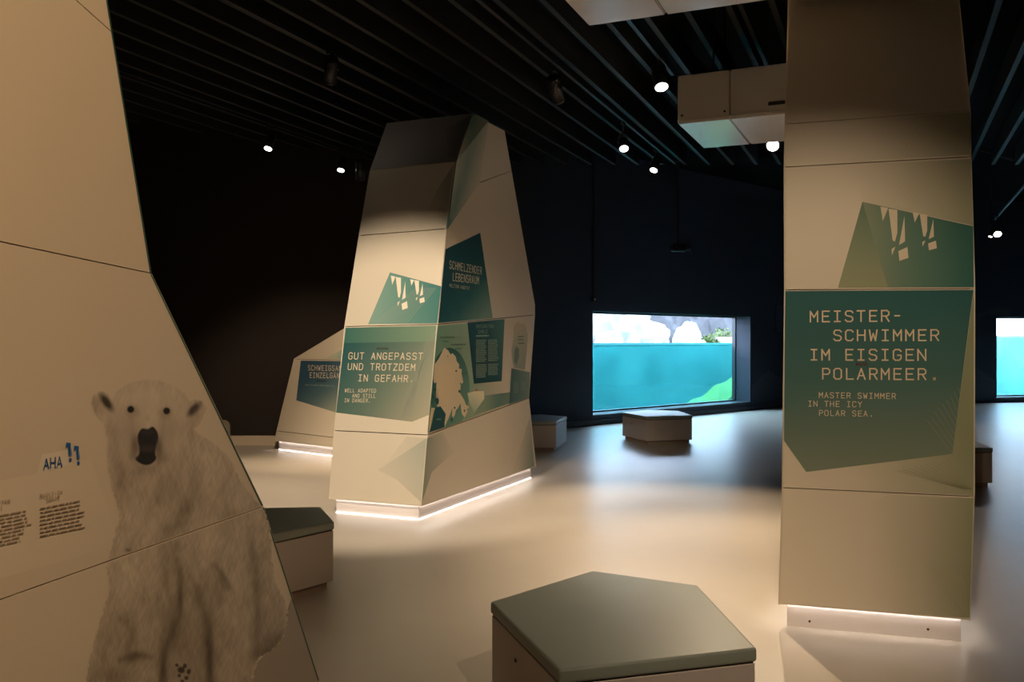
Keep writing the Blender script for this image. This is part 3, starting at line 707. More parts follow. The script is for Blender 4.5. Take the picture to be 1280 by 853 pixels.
# rear of the tower
lf = [PL.hit(*q, -0.03) for q in ((411.5, 624.5), (418, 538.5), (431, 408.5), (449, 294.6), (463, 213))] + [PT.hit(484, 154, -0.02)]
rf = [PR.hit(*q, -0.03) for q in ((670, 584), (661, 498), (668.5, 394), (668.5, 382), (639, 214), (630, 163))]
BL0 = Vector((-0.95, 10.9, 0)); BL1 = Vector((-0.85, 10.4, 0))
lb = [Vector((BL0.x + (BL1.x - BL0.x) * i / 5, BL0.y + (BL1.y - BL0.y) * i / 5, lf[i].z)) for i in range(6)]
rb = [Vector((BL0.x + 0.3 + (BL1.x - BL0.x) * i / 5, BL0.y + 0.35 + (BL1.y - BL0.y) * i / 5, rf[i].z)) for i in range(6)]
shell(tower, lf, lb); shell(tower, rf, rb); shell(tower, lb, rb)
bm = bmesh.new(); vs = [bm.verts.new(p) for p in (lf[-1], PK, PR.hit(609, 152, -.01), rf[-1], rb[-1], lb[-1])]; bm.faces.new(vs); bmesh.ops.triangulate(bm, faces=bm.faces[:])
obj('top_panel', fix(bm), M['panel'], tower)
def plan_in(pts, g):
    q = inset2([(p.x, p.y) for p in pts], g); return [Vector((x, y, 0)) for x, y in q]
tl = plan_in([B0, B1, B2, Vector((rb[0].x, rb[0].y, 0)), Vector((lb[0].x, lb[0].y, 0))], 0.05)
plinth(tower, tl, lit=[0, 1, 2, 3])
# prints, left face
W_ = tower
decal('teal_facet', W_, PL, [(526, 628), (533, 548), (472, 588), (496, 600)], 0.001, mixc(CREAM, TEAL, .45), mixc(CREAM, TEAL, .12), (531, 560), (480, 592))
decal('teal_facet', W_, PL, [(533, 548), (508, 546), (480, 583)], 0.0012, mixc(CREAM, TEAL, .2), mixc(CREAM, TEAL, .05), (531, 550), (490, 575))
G1 = lin((66, 104, 92)); G2 = lin((94, 114, 100)); G3 = lin((142, 140, 116))
decal('teal_field', W_, PL, [(432, 410), (545.5, 407), (536, 519), (515, 527.5), (420, 516)], 0.001, lin((36, 84, 84)), mixc(G3, CREAM, .2), (432, 440), (530, 522), cm=G2)
decal('teal_field', W_, PL, [(432, 410), (545.5, 407), (543.7, 427), (430, 429)], 0.0016, lin((58, 106, 96)), lin((120, 142, 116)), (432, 420), (545, 418))
text(W_, PL, 'GUT ANGEPASST', (435.7, 449), (523, 449.6), 7.7, LETTER)
text(W_, PL, 'UND TROTZDEM', (434.8, 462.3), (513.7, 463.4), 7.7, LETTER)
text(W_, PL, 'IN GEFAHR.', (447.7, 476.5), (512, 477.6), 7.7, LETTER)
text(W_, PL, 'WELL ADAPTED', (431, 490.4), (467.6, 490.9), 4.2, LETTER)
text(W_, PL, 'AND STILL', (440.4, 497), (467, 497.4), 4.2, LETTER)
text(W_, PL, 'IN DANGER.', (430.5, 502.8), (460.6, 503.3), 4.2, LETTER)
rnd = random.Random(4)
def scribble(par, plane, x, y, w, h, col, n=14, off=0.005, wpx=0.7, seed=2):
    rnd = random.Random(seed); pts = [(x + w * i / n + rnd.uniform(-1, 1) * w / n, y + rnd.uniform(-h, h)) for i in range(n + 1)]
    o = lines(par, plane, [(*a, *b) for a, b in zip(pts[:-1], pts[1:])], wpx, col, off, 'pen_scribble'); o['kind'] = 'stuff'
scribble(W_, PL, 471, 436, 14, 1.6, (0.05, 0.05, 0.035), 18)
decal('teal_field', W_, PL, [(487.5, 340.6), (551.5, 358), (546.5, 404.4), (460, 405.5)], 0.001, lin((128, 160, 148)), lin((62, 116, 112)), (468, 398), (550, 372), cm=lin((96, 138, 128)))
icicles(W_, PL, lambda x, y: (505.8 + (x - 1129.3) * .6, 382 + (y - 317.4) * .63), (0.8, 0.72, 0.58), 0.003)
lines(W_, PL, [(548 - 2.5 * i, 360, 500 - 4 * i + 12, 404) for i in range(1, 12)], 0.35, mixc(TEAL, CREAM, .45), 0.002)
lines(W_, PL, [(546 - 1.2 * i, 412 + i * 1.2, 500 + 1.2 * i, 520) for i in range(1, 12)], 0.3, mixc(G2, CREAM, .25), 0.0022)
decal('teal_facet', W_, PL, [(557.5, 282), (567, 206), (548, 235), (527, 275)], 0.001, mixc(CREAM, TEAL, .5), mixc(CREAM, TEAL, .03), (562, 245), (536, 262))
decal('teal_facet', W_, PT, [(569.5, 200), (588, 145), (556, 162), (560, 195)], 0.001, mixc(CREAM, TEAL, .4), mixc(CREAM, TEAL, .05), (578, 175), (557, 182))
# prints, right face
decal('teal_field', W_, PR, [(600.3, 291), (616, 397.8), (547.8, 403.8), (557, 311.7)], 0.001, lin((14, 66, 74)), lin((120, 150, 132)), (585, 320), (606, 402), cm=lin((30, 88, 90)))
text(W_, PR, 'SCHMELZENDER', (562, 335.5), (600, 342.8), 9.3, LETTER, 0.7)
text(W_, PR, 'LEBENSRAUM', (566, 350.8), (596.5, 354.8), 9.3, LETTER, 0.7)
text(W_, PR, 'MELTING HABITAT', (562, 358.7), (586, 362.4), 3.8, LETTER, 0.7)
decal('map_field', W_, PR, [(547, 407.5), (634, 399.6), (634, 507), (534.5, 541.5)], 0.001, lin((112, 156, 132)), CREAM, (545, 470), (632, 465), cm=lin((150, 172, 146)))
Q1 = lambda l: [(530 + x / 5.333, 390 + y / 5.333) for x, y in l]
seamy = lambda x: 544 + (498 - 544) * (x - 534.6) / (661 - 534.6)
def clampR(l): return [(max(x, EL(y) + 0.8), min(y, seamy(max(x, EL(y) + .8)) - 1.6)) for x, y in l]
decal('map_sea', W_, PR, Q1([(395, 560), (700, 520), (697, 568), (560, 615), (330, 690)]), 0.0014, lin((140, 160, 138)), lin((128, 142, 128)), (605, 500), (640, 505), cm=lin((96, 132, 122)))
GLB = clampR([(562 + 25 * math.cos(t * math.tau / 40), 486 + 51 * math.sin(t * math.tau / 40)) for t in range(40)])
decal('globe', W_, PR, GLB, 0.0018, lin((36, 92, 86)), lin((108, 150, 130)), (548, 460), (575, 530))
LAND = lin((226, 206, 170)); 
ICE = clampR(Q1([(120, 268), (135, 240), (160, 255), (178, 285), (190, 275), (212, 300), (218, 330), (235, 352), (232, 378), (252, 382), (250, 410), (262, 470), (246, 486), (240, 540), (268, 588), (280, 620), (303, 634), (285, 650), (290, 668), (270, 705), (252, 680), (243, 610), (228, 640), (214, 655), (205, 690), (195, 706), (186, 690), (190, 640), (168, 700), (150, 740), (140, 768), (132, 690), (92, 640), (78, 610), (95, 570), (80, 530), (82, 490), (66, 470), (48, 440), (60, 392), (60, 350), (100, 310)]))
decal('land_and_ice', W_, PR, ICE, 0.0024, mixc(LAND, CREAM, .3))
decal('pack_ice', W_, PR, clampR(Q1([(85, 375), (140, 345), (190, 350), (212, 400), (208, 470), (190, 560), (165, 620), (130, 620), (108, 560), (80, 450)])), 0.003, LAND)
decal('landmass', W_, PR, clampR(Q1([(75, 640), (110, 630), (146, 682), (132, 772), (35, 804), (55, 740)])), 0.0031, lin((24, 78, 80)))
decal('landmass', W_, PR, clampR(Q1([(32, 700), (50, 640), (74, 640), (58, 700), (40, 790), (24, 805)])), 0.0029, LAND)
for k, c in enumerate([(50, 440, 14), (60, 480, 18), (72, 520, 14), (50, 520, 12), (60, 565, 18), (85, 590, 22), (46, 600, 14), (78, 480, 10), (215, 395, 8), (205, 640, 8), (185, 720, 12), (235, 530, 10), (270, 660, 8), (158, 297, 5), (245, 480, 7)]):
    rr = random.Random(k); pl = [(c[0] + c[2] * rr.uniform(.5, 1.1) * math.cos(t) * .8, c[1] + c[2] * rr.uniform(.6, 1.5) * math.sin(t)) for t in [i * math.tau / 7 for i in range(7)]]
    decal('island', W_, PR, clampR(Q1(pl)), 0.0036, lin((28, 82, 82)))
decal('iceberg_picture', W_, PR, Q1([(290, 542), (340, 530), (400, 528), (402, 580), (336, 672), (303, 612)]), 0.003, lin((232, 222, 190)), lin((170, 190, 165)), (597, 492), (593, 514))
decal('iceberg_picture', W_, PR, Q1([(335, 528), (345, 512), (358, 516), (360, 529)]), 0.0032, lin((196, 120, 100)))
decal('text_box', W_, PR, Q1([(290, 71), (537, 49), (518, 462), (332, 480)]), 0.002, lin((20, 68, 74)), lin((82, 124, 114)), (592, 450), (631, 402), cm=lin((26, 80, 84)))
PT_ = lin((150, 170, 150))
text(W_, PR, 'FORTSCHREITENDE', (595, 410.4), (616.3, 409.8), 4.0, PT_, 0.75)
text(W_, PR, 'SCHMELZE', (597.5, 416.9), (608.6, 416.6), 4.0, PT_, 0.75)
para(W_, PR, Q1([(347, 152), (440, 150), (440, 166), (347, 168)]), 1, PT_, fill=.7, seed=9)
for k, (x0, x1, y0, y1, n) in enumerate([(347, 418, 186, 338, 13), (428, 498, 184, 332, 13), (347, 418, 350, 442, 8), (428, 498, 346, 425, 7)]):
    para(W_, PR, Q1([(x0, y0), (x1, y0 - 3), (x1, y1 - 3), (x0, y1)]), n, PT_, fill=.5, seed=20 + k)
for k, (x0, x1, y) in enumerate([(105, 215, 165), (125, 170, 192), (180, 285, 213), (210, 262, 240), (625, 672, 160), (625, 665, 180), (628, 668, 205), (85, 118, 712), (255, 290, 405)]):
    para(W_, PR, clampR(Q1([(x0, y), (x1, y - 2), (x1, y + 10), (x0, y + 12)])), 1, lin((80, 110, 98)) if y < 700 else PT_, fill=.6, seed=40 + k, off=0.0045)
decal('island_picture', W_, PR, Q1([(600, 92), (625, 66), (655, 78), (672, 82), (692, 150), (686, 250), (668, 340), (672, 385), (600, 372), (590, 330), (583, 260), (595, 180)]), 0.002, lin((196, 186, 158)), lin((150, 160, 145)), (645, 405), (645, 460))
decal('island_picture', W_, PR, Q1([(604, 252), (615, 228), (622, 242), (632, 240), (634, 300), (616, 356), (600, 330)]), 0.003, lin((110, 132, 126)))
decal('text_box', W_, PR, Q1([(583, 376), (706, 404), (700, 571), (568, 616)]), 0.0025, lin((64, 98, 98)), lin((120, 140, 128)), (638, 490), (660, 478))
para(W_, PR, Q1([(598, 470), (632, 466), (632, 540), (598, 548)]), 6, lin((130, 148, 138)), fill=.4, seed=61)
para(W_, PR, Q1([(644, 464), (680, 460), (680, 520), (644, 528)]), 6, lin((130, 148, 138)), fill=.4, seed=62)
decal('teal_facet', W_, PR, [(527.5, 628), (534, 548), (553, 540), (567, 566), (540, 590)], 0.001, mixc(CREAM, TEAL, .6), mixc(CREAM, TEAL, .08), (530, 585), (562, 572))
decal('teal_facet', W_, PR, [(668, 583), (662.5, 520), (650, 560), (640, 593)], 0.001, mixc(CREAM, TEAL, .75), mixc(CREAM, TEAL, .05), (667, 580), (648, 572))

# ------------------------------------------------------------------ right column
D0 = ground(974, 756, 0.13); D1 = ground(1211.4, 776, 0.13)
PC = Plane(D0, D1, D0 + Vector((0, 0.02, 1)))
colm = thing('iceberg_column', ((D0.x + D1.x) / 2 + 0.1, 5.3, 0), 'wide cream column with a green text field, standing at the right', 'column')
cl = [(974, 756), (978.6, 610), (981.4, 362.5), (981, 209), (982, 155)]; cr = [(1211.4, 776), (1217, 621), (1217.6, 361), (1213, 196), (1212, 138)]
for i in range(4): panel(colm, PC, [cl[i], cr[i], cr[i + 1], cl[i + 1]] if i < 3 else [cl[3], cr[3], cr[4], cl[4]], 0.0025 if i < 3 else 0.0025)
backing(colm, PC, cl + cr[::-1])
T0, T1 = PC.hit(*cl[4]), PC.hit(*cr[4])
PC2 = Plane(T0, T1, T0 + Vector((0.02, 0.16, 1)))
ztop = 4.3; a_, b_ = PC2.hit(986, 0), PC2.hit(1198.5, 0)
up = lambda p, q: p + (q - p) * ((ztop - p.z) / (q.z - p.z))
a_, b_ = up(T0, a_), up(T1, b_)
panel(colm, PC2, [PC2.uv(T0), PC2.uv(T1), PC2.uv(b_), PC2.uv(a_)], 0.001, uv=True)
lf = [PC.hit(*q, -0.03) for q in cl] + [a_ - PC2.n * .03]; rf = [PC.hit(*q, -0.03) for q in cr] + [b_ - PC2.n * .03]
nb = Vector((0.36, 0.93, 0))
lb = [Vector((p.x, p.y, p.z)) + nb * 0.85 + Vector((0.14, 0, 0)) for p in lf]; rb = [p + nb * 0.8 - Vector((0.05, 0, 0)) for p in rf]
for P_ in (lb, rb):
    for i, p in enumerate(P_): P_[i] = Vector((P_[0].x, P_[0].y, p.z))
shell(colm, lf, lb); shell(colm, rf, rb); shell(colm, lb, rb)
cp = plan_in([Vector((D0.x, D0.y, 0)), Vector((D1.x, D1.y, 0)), Vector((rb[0].x, rb[0].y, 0)), Vector((lb[0].x, lb[0].y, 0))], 0.035)
cpl = plinth(colm, cp, lit=[0, 1, 2], low=False)
a_, b_ = cp[3], cp[0]; d = (b_ - a_).normalized(); n = Vector((d.y, -d.x, 0)); n = n if n.x < 0 else -n
bm = bmesh.new(); add_prism(bm, [p.xy for p in (a_, b_, b_ + n * .012, a_ + n * .012)], 0.138, 0.149); obj('light_glow_strip', fix(bm), M['led'], cpl)
for q in ((1012, 777), (1160, 787)):
    pp = Plane(cp[0], cp[1], cp[0] + Vector((0, 0, 1))); c = pp.hit(*q)
    bm = bmesh.new(); add_tube(bm, c, c + pp.n * 0.003, 0.007, 10); obj('screw', bm, M['screw'], cpl)
W_ = colm
GB = lin((84, 104, 84)); GC = lin((122, 124, 96)); OL = lin((128, 136, 100))
decal('green_tint', W_, PC, [(1217.2, 363), (1216.8, 619.5), (1060, 612), (1008, 590), (1190.6, 568)], 0.001, mixc(CREAM, OL, .9), CREAM, (1216, 560), (1070, 612), cm=mixc(CREAM, OL, .45))
decal('green_tint', W_, PC, [(1216.6, 623), (1212, 773), (1080, 762), (1060, 640), (1110, 619)], 0.001, mixc(CREAM, OL, .8), CREAM, (1214, 700), (1085, 690), cm=mixc(CREAM, OL, .3))
decal('green_tint', W_, PC, [(1212.5, 140), (1213, 193.5), (1060, 202), (1060, 152)], 0.001, mixc(CREAM, OL, .6), CREAM, (1213, 165), (1080, 178))
decal('green_tint', W_, PC, [(1213.2, 199), (1216.6, 282), (1078, 252), (1060, 206)], 0.001, mixc(CREAM, OL, .7), CREAM, (1215, 240), (1075, 230))
decal('green_field', W_, PC, [(981.8, 364), (1216.8, 362.6), (1190.6, 567.8), (1007.8, 590.3), (980, 551)], 0.002, lin((26, 86, 88)), lin((124, 134, 116)), (1075, 366), (1095, 586), cm=lin((66, 104, 98)))
text(W_, PC, 'MEISTER-', (1013, 402.5), (1116.8, 401.6), 13, LETTER)
text(W_, PC, 'SCHWIMMER', (1042.4, 426), (1163.3, 425.9), 13, LETTER)
text(W_, PC, 'IM EISIGEN', (1013, 450.2), (1147.5, 450.6), 13, LETTER)
text(W_, PC, 'POLARMEER.', (1028, 473.9), (1163, 474.8), 13, LETTER)
text(W_, PC, 'MASTER SWIMMER', (1024, 497.4), (1115, 498.8), 6.5, LETTER)
text(W_, PC, 'IN THE ICY', (1010.4, 508), (1072.8, 509), 6.5, LETTER)
text(W_, PC, 'POLAR SEA.', (1024, 519.6), (1086.8, 520.8), 6.5, LETTER)
scribble(W_, PC, 1070, 455.5, 14, 2.6, lin((92, 34, 26)), 16, wpx=0.9)
decal('green_field', W_, PC, [(1078, 252.4), (1216.4, 283), (1217.2, 359.2), (1047.4, 359.8)], 0.002, lin((150, 154, 126)), lin((40, 100, 90)), (1055, 350), (1215, 330), cm=lin((92, 124, 106)))
decal('green_field', W_, PC, [(1078, 252.4), (1110, 359.5), (1047.4, 359.8)], 0.0025, lin((146, 150, 118)), lin((98, 122, 98)), (1058, 355), (1085, 265))
icicles(W_, PC, lambda x, y: (x, y), (0.70, 0.60, 0.45), 0.004)
hl = []
for i in range(26):
    x = 1215 - i * 3.2; hl.append((x, 372 + i * 9, min(1215, x + 30 + i * 2.4), 372 + i * 9 + 60))
hl = [(1213 - 5 * i, 470 + 5 * i, 1214, 520 + 7 * i) for i in range(12)] + [(1185 - 7 * i, 575 + 1.5 * i, 1214 - i, 612) for i in range(10)]
lines(W_, PC, hl, 0.4, mixc(OL, LETTER, .15), 0.0032)
lines(W_, PC, [(1150 + 5 * i, 700 + 2 * i, 1210 - i * .3, 768 - 5 * i) for i in range(9)], 0.5, mixc(OL, LETTER, .45), 0.0022)
lines(W_, PC, [(1212 - 6 * i, 206, 1170 - 6 * i, 262 - 2 * i) for i in range(9)], 0.45, mixc(OL, LETTER, .5), 0.0022)
lines(W_, PC, [(1211 - 6 * i, 143, 1180 - 6 * i, 195) for i in range(10)], 0.45, mixc(OL, LETTER, .5), 0.0022)

# ------------------------------------------------------------------ low iceberg at the far left
G0 = ground(342.7, 551.7, 0.13); G1_ = ground(415, 560, 0.13)
PG = Plane(G0, G1_, G0 + Vector((0, 0.03, 1)))
berg = thing('low_iceberg', ((G0.x + G1_.x) / 2 + 0.3, 13.4, 0), 'low cream iceberg block with a blue text field behind the middle tower', 'exhibit block')
yl = lambda x, a, b: a[1] + (b[1] - a[1]) * (x - a[0]) / (b[0] - a[0])
XR = 478
gb, gl_, gs, gt = [(342.7, 551.7), (415, 560)], [(345.8, 539), (415.5, 547)], [(367.7, 449), (429.7, 450.3)], [(367.7, 449), (429.7, 411.6)]
ex = lambda l: (XR, yl(XR, *l))
panel(berg, PG, [gb[0], ex(gb), ex(gl_), gl_[0]]); panel(berg, PG, [gl_[0], ex(gl_), ex(gs), gs[0]])
panel(berg, PG, [gs[0], ex(gs), (XR, 395), (448, 400.5)])
backing(berg, PG, [gb[0], ex(gb), (XR, 395), (448, 400.5), gs[0]])
lf = [PG.hit(*q, -.03) for q in (gb[0], gs[0], (448, 400.5), (XR, 395))]
lb = [Vector((max(p.x + 0.25, -3.0), 13.95, p.z)) for p in lf]
shell(berg, lf, lb)
gp = [G0 + PG.u * 0.05 - PG.n * 0.05, PG.hit(*ex(gb)) - PG.n * 0.05 - PG.u * .05]; gp = [Vector((p.x, p.y, 0)) for p in gp]
gp += [Vector((gp[1].x + 0.1, 13.9, 0)), Vector((gp[0].x + 0.25, 13.9, 0))]
plinth(berg, gp, lit=[0])
decal('blue_field', berg, PG, [(376, 451), (446, 452), (446, 524), (370.3, 500.6)], 0.002, lin((52, 84, 106)), lin((158, 162, 144)), (405, 455), (425, 518), cm=lin((84, 110, 116)))
decal('blue_field', berg, PG, [(406.5, 448.6), (446, 427), (446, 448.8)], 0.002, lin((150, 178, 170)), mixc(CREAM, MINT, .4), (428, 447), (420, 438))
text(berg, PG, 'SCHWEIGSAME', (385, 463), (428.5, 463.8), 6.0, LETTER, .75, 0.006)
text(berg, PG, 'EINZELGÄNGER', (387, 472.2), (434.8, 473), 6.0, LETTER, .75, 0.006)
para(berg, PG, [(381, 480), (424, 481.5), (424, 484.2), (381, 482.8)], 1, lin((110, 130, 130)), 0.006, .6, 71)
scribble(berg, PG, 396, 476.5, 12, 1.3, (0.03, 0.03, 0.03), 12, 0.007)

# ------------------------------------------------------------------ benches
PENT = [(0, 0), (0.795, 0.235), (0.749, 1.145), (0.249, 1.425), (-0.277, 0.865)]
PENT = [(x * 0.985, y * 0.985) for x, y in PENT]
BTOP = 0.45
def rounded_prism(pts, z0, z1, bev, seg=3, topdome=0.0):
    bm = bmesh.new(); add_prism(bm, pts, z0, z1); fix(bm)
    bmesh.ops.bevel(bm, geom=bm.edges[:], offset=bev, segments=seg, affect='EDGES', profile=0.6)
    return bm
def bench(loc, rot, label):
    t = bpy.data.objects.new('pentagonal_bench', None); COL.objects.link(t); t.location = loc; t.rotation_euler = (0, 0, rot)
    tag(t, label, 'bench', 'pentagonal benches')
    if not bench.cache:
        PARENT_WORLD[0] = False
        bm = bmesh.new(); add_prism(bm, inset2(PENT, 0.045), 0.0, 0.06); k = obj('kickboard', fix(bm), M['kick'], t)
        body = obj('body', rounded_prism(inset2(PENT, 0.006), 0.055, BTOP - 0.062, 0.003, 1), M['bench'], t)
        bm = bmesh.new(); add_prism(bm, inset2(PENT, 0.012), BTOP - 0.062, BTOP - 0.054); g = obj('shadow_gap', fix(bm), M['groove'], t)
        cu = obj('cushion', rounded_prism(PENT, BTOP - 0.054, BTOP, 0.012, 3), M['cushion'], t, True)
        bm = bmesh.new()
        p0, p4 = Vector((*PENT[0], 0)), Vector((*PENT[4], 0)); c = p0 + (p4 - p0) * 0.60; nn = Vector((-(p4 - p0).y, (p4 - p0).x, 0)).normalized()
        nn = nn if nn.x < 0 else -nn
        q = c - nn * 0.006 + Vector((0, 0, 0.30)); add_tube(bm, q, q + nn * 0.004, 0.008, 10); sc_ = obj('screw', bm, M['screw'], t)
        bench.cache.extend([k, body, g, cu, sc_]); PARENT_WORLD[0] = True
    else:
        for src in bench.cache:
            c = src.copy(); COL.objects.link(c); c.parent = t
    return t
bench.cache = []
n0 = ground(699.6, 838, BTOP); bench((n0.x, n0.y, 0), 0, 'grey-green topped pentagonal bench closest to the viewer')
n2 = ground(808, 552, 0.055); bench((n2.x, n2.y, 0), 0.01, 'pentagonal bench in front of the middle of the aquarium window')
def place(vert, world, rot, label):
    c, s = math.cos(rot), math.sin(rot); x, y = PENT[vert]
    return bench((world.x - (c * x - s * y), world.y - (s * x + c * y), 0), rot, label)
place(1, ground(695.5, 560, 0.055), -math.atan2(.235, .795), 'pentagonal bench half hidden by the right edge of the middle tower')
place(2, ground(417.8, 652, BTOP), math.radians(-39.6), 'dark topped pentagonal bench behind the edge of the polar bear wall')
place(1, ground(1241.3, 604, 0.055), -math.atan2(.235, .795), 'dark pentagonal bench half hidden behind the right column')

# ------------------------------------------------------------------ white ceiling boxes
def duct(name, p00, dirx, lenx, diry, leny, z0, z1, label, seams, screws, slot=None):
    t = thing(name, (p00.x, p00.y, z0), label, 'ceiling box', 'white ceiling boxes')
    dx = Vector(dirx).normalized(); dy = Vector(diry).normalized(); prev = 0.0
    for s in list(seams) + [lenx]:
        q = [p00 + dx * (prev + .003), p00 + dx * (s - .003), p00 + dx * (s - .003) + dy * leny, p00 + dx * (prev + .003) + dy * leny]
        bm = bmesh.new(); add_prism(bm, [v.xy for v in q], z0, z1); fix(bm)
        bmesh.ops.bevel(bm, geom=bm.edges[:], offset=0.008, segments=2, affect='EDGES')
        obj('box_section', bm, M['duct'], t); prev = s
    n = Vector((dx.y, -dx.x, 0)); n = n if n.dot(dy) < 0 else -n
    for (s, z) in screws:
        c = p00 + dx * s + Vector((0, 0, z)); bm = bmesh.new(); add_tube(bm, c - n * .002, c + n * .005, 0.011, 12); obj('screw', bm, M['screw'], t)
    if slot:
        s, z, w, h = slot; c = p00 + dx * s + Vector((0, 0, z)); R = Matrix.Rotation(math.atan2(dx.y, dx.x), 3, 'Z')
        bm = bmesh.new(); add_box(bm, c, (w, .012, h), R); obj('vent_slot', bm, M['screw'], t)
    for s in (lenx * .12, lenx * .5, lenx * .88):
        for k in (.25, .75):
            c = p00 + dx * s + dy * leny * k; bm = bmesh.new(); add_tube(bm, (c.x, c.y, z1 - .01), (c.x, c.y, WALLH), 0.008, 8); obj('hanger_rod', bm, M['black'], t)
    # rim along the lower front edge
    q = [p00 + n * .004, p00 + dx * lenx + n * .004, p00 + dx * lenx - n * .01, p00 - n * .01]
    bm = bmesh.new(); add_prism(bm, [v.xy for v in q], z0 + .028, z0 + .033); obj('rim', fix(bm), M['duct'], t)
ZD = 3.65
c0 = ground(846.7, 155.4, ZD); c1 = ground(981.5, 142, ZD); c2 = ground(879, 185.6, ZD)
for v in (c0, c1, c2): v.z = 0
Lx = (c1 - c0).length; zt = H + (CY - 95) / F * c0.y
duct('ceiling_box', c0, c1 - c0, Lx * 2.4, c2 - c0, (c2 - c0).length, ZD, zt, 'white lacquered box under the ceiling beside the right column',
     [Lx * .50, Lx * 1.5], [(Lx * .045, ZD + .075), (Lx * .45, ZD + .075)], (Lx * .93, ZD + .1, Lx * .16, .03))
e0 = ground(735.3, 32.8, ZD); e1_ = ground(962.5, 0, ZD)
for v in (e0, e1_): v.z = 0
dx = e1_ - e0; o0 = e0 - BU * 1.3
duct('ceiling_box', o0, dx, dx.length * 1.7, BU, 1.3, ZD, 4.1, 'white lacquered box cut off by the top edge of the picture', [dx.length * .45], [])

# ------------------------------------------------------------------ things on the aquarium wall and ceiling
pw = lambda x, y, o=0.0: PW.hit(x, y, o)
cb, ct = pw(740.5, 372), pw(740.5, 254)
t = thing('conduit_pipe', cb + PW.n * .03, 'thin black pipe running down the wall to the window corner', 'pipe')
bm = bmesh.new(); add_tube(bm, cb + PW.n * .03, ct + PW.n * .03 + Vector((0, 0, 1.0)), 0.02, 10); obj('pipe', bm, M['black'], t)
bm = bmesh.new(); add_box(bm, cb + PW.n * .031 - Vector((0, 0, .04)), (.09, .06, .1), Matrix.Rotation(math.atan2(WT.y, WT.x), 3, 'Z')); obj('junction_box', bm, M['black'], t)
bm = bmesh.new(); q = cb + PW.n * .062 - Vector((0, 0, .04)); add_tube(bm, q, q + PW.n * .01, .022, 12); obj('button', bm, M['skirting'], t)
for k in (.3, .7):
    bm = bmesh.new(); q = cb + (ct - cb) * k + PW.n * .015; add_box(bm, q, (.07, .03, .03), Matrix.Rotation(math.atan2(WT.y, WT.x), 3, 'Z')); obj('clip', bm, M['black'], t)
pj = at(848, 310, 14.8)
t = thing('hanging_projector', pj, 'small black projector hanging on a thin rod above the window', 'projector')
bm = bmesh.new(); add_tube(bm, pj + Vector((0, 0, .02)), (pj.x, pj.y, WALLH), .018, 10); obj('rod', bm, M['black'], t)
bm = bmesh.new(); add_box(bm, pj, (.26, .2, .12)); bmesh.ops.bevel(bm, geom=bm.edges[:], offset=.02, segments=2, affect='EDGES'); obj('housing', bm, M['black'], t)
bm = bmesh.new(); add_tube(bm, pj + Vector((.13, -.02, 0)), pj + Vector((.2, -.05, -.01)), .045, 16); obj('lens_barrel', bm, M['black'], t)
bm = bmesh.new(); add_tube(bm, pj + Vector((.2, -.05, -.01)), pj + Vector((.205, -.052, -.01)), .035, 16); obj('lens', bm, M['lensoff'], t)
sg = [pw(968.5, 382, .002), pw(983, 382, .002), pw(983, 414.5, .002), pw(968.5, 414.5, .002)]
t = thing('wall_display', sg[3], 'dark framed display on the wall beside the right column', 'display')
bm = bmesh.new(); add_slab(bm, sg, PW.n * .05); obj('frame', fix(bm), M['frame'], t)
si = [pw(970, 384, .0525), pw(982, 384, .0525), pw(982, 412, .0525), pw(970, 412, .0525)]
bm = bmesh.new(); add_slab(bm, si, PW.n * .004); obj('screen', fix(bm), M['wallfig'], t)
# rounded grey board seen past the edge of the polar bear wall
rb0 = ground(284, 558); rb0.y -= 0.25
t = thing('rounded_board', rb0, 'grey rounded low board against the dark wall beside the polar bear wall', 'board')
bm = bmesh.new(); pts = [(-.22, 0), (.115, 0), (.115, .30)] + [(.115 - .1 + .1 * math.cos(a), .30 + .1 * math.sin(a)) for a in [math.pi / 16 * i for i in range(1, 9)]] + [(-.12, .40)] + [(-.12 - .1 * math.sin(a), .30 + .1 * math.cos(a)) for a in [math.pi / 16 * i for i in range(1, 9)]]
add_slab(bm, [Vector((rb0.x + a, rb0.y, b + .03)) for a, b in pts], Vector((0, .05, 0))); obj('board', fix(bm), mat('grey_board', (0.22, 0.18, 0.14), .6), t)
bm = bmesh.new(); add_box(bm, (rb0.x - .05, rb0.y + .03, .016), (.36, .22, .032)); obj('foot', bm, M['black'], t)
# cross rail under the ceiling beyond the right column
ra, rb_ = at(1205, 180, 16), at(1262, 198, 16.6)
t = thing('cross_rail', (ra + rb_) / 2, 'thin bluish metal rail crossing under the ceiling right of the column', 'rail')
bm = bmesh.new(); add_tube(bm, ra - (rb_ - ra) * 2, rb_ + (rb_ - ra) * .1, .03, 10); obj('rail', bm, M['baffle'], t)
for k in (0, .9):
    q = ra + (rb_ - ra) * k; bm = bmesh.new(); add_tube(bm, q, (q.x, q.y, WALLH), .01, 8); obj('hanger_rod', bm, M['black'], t)

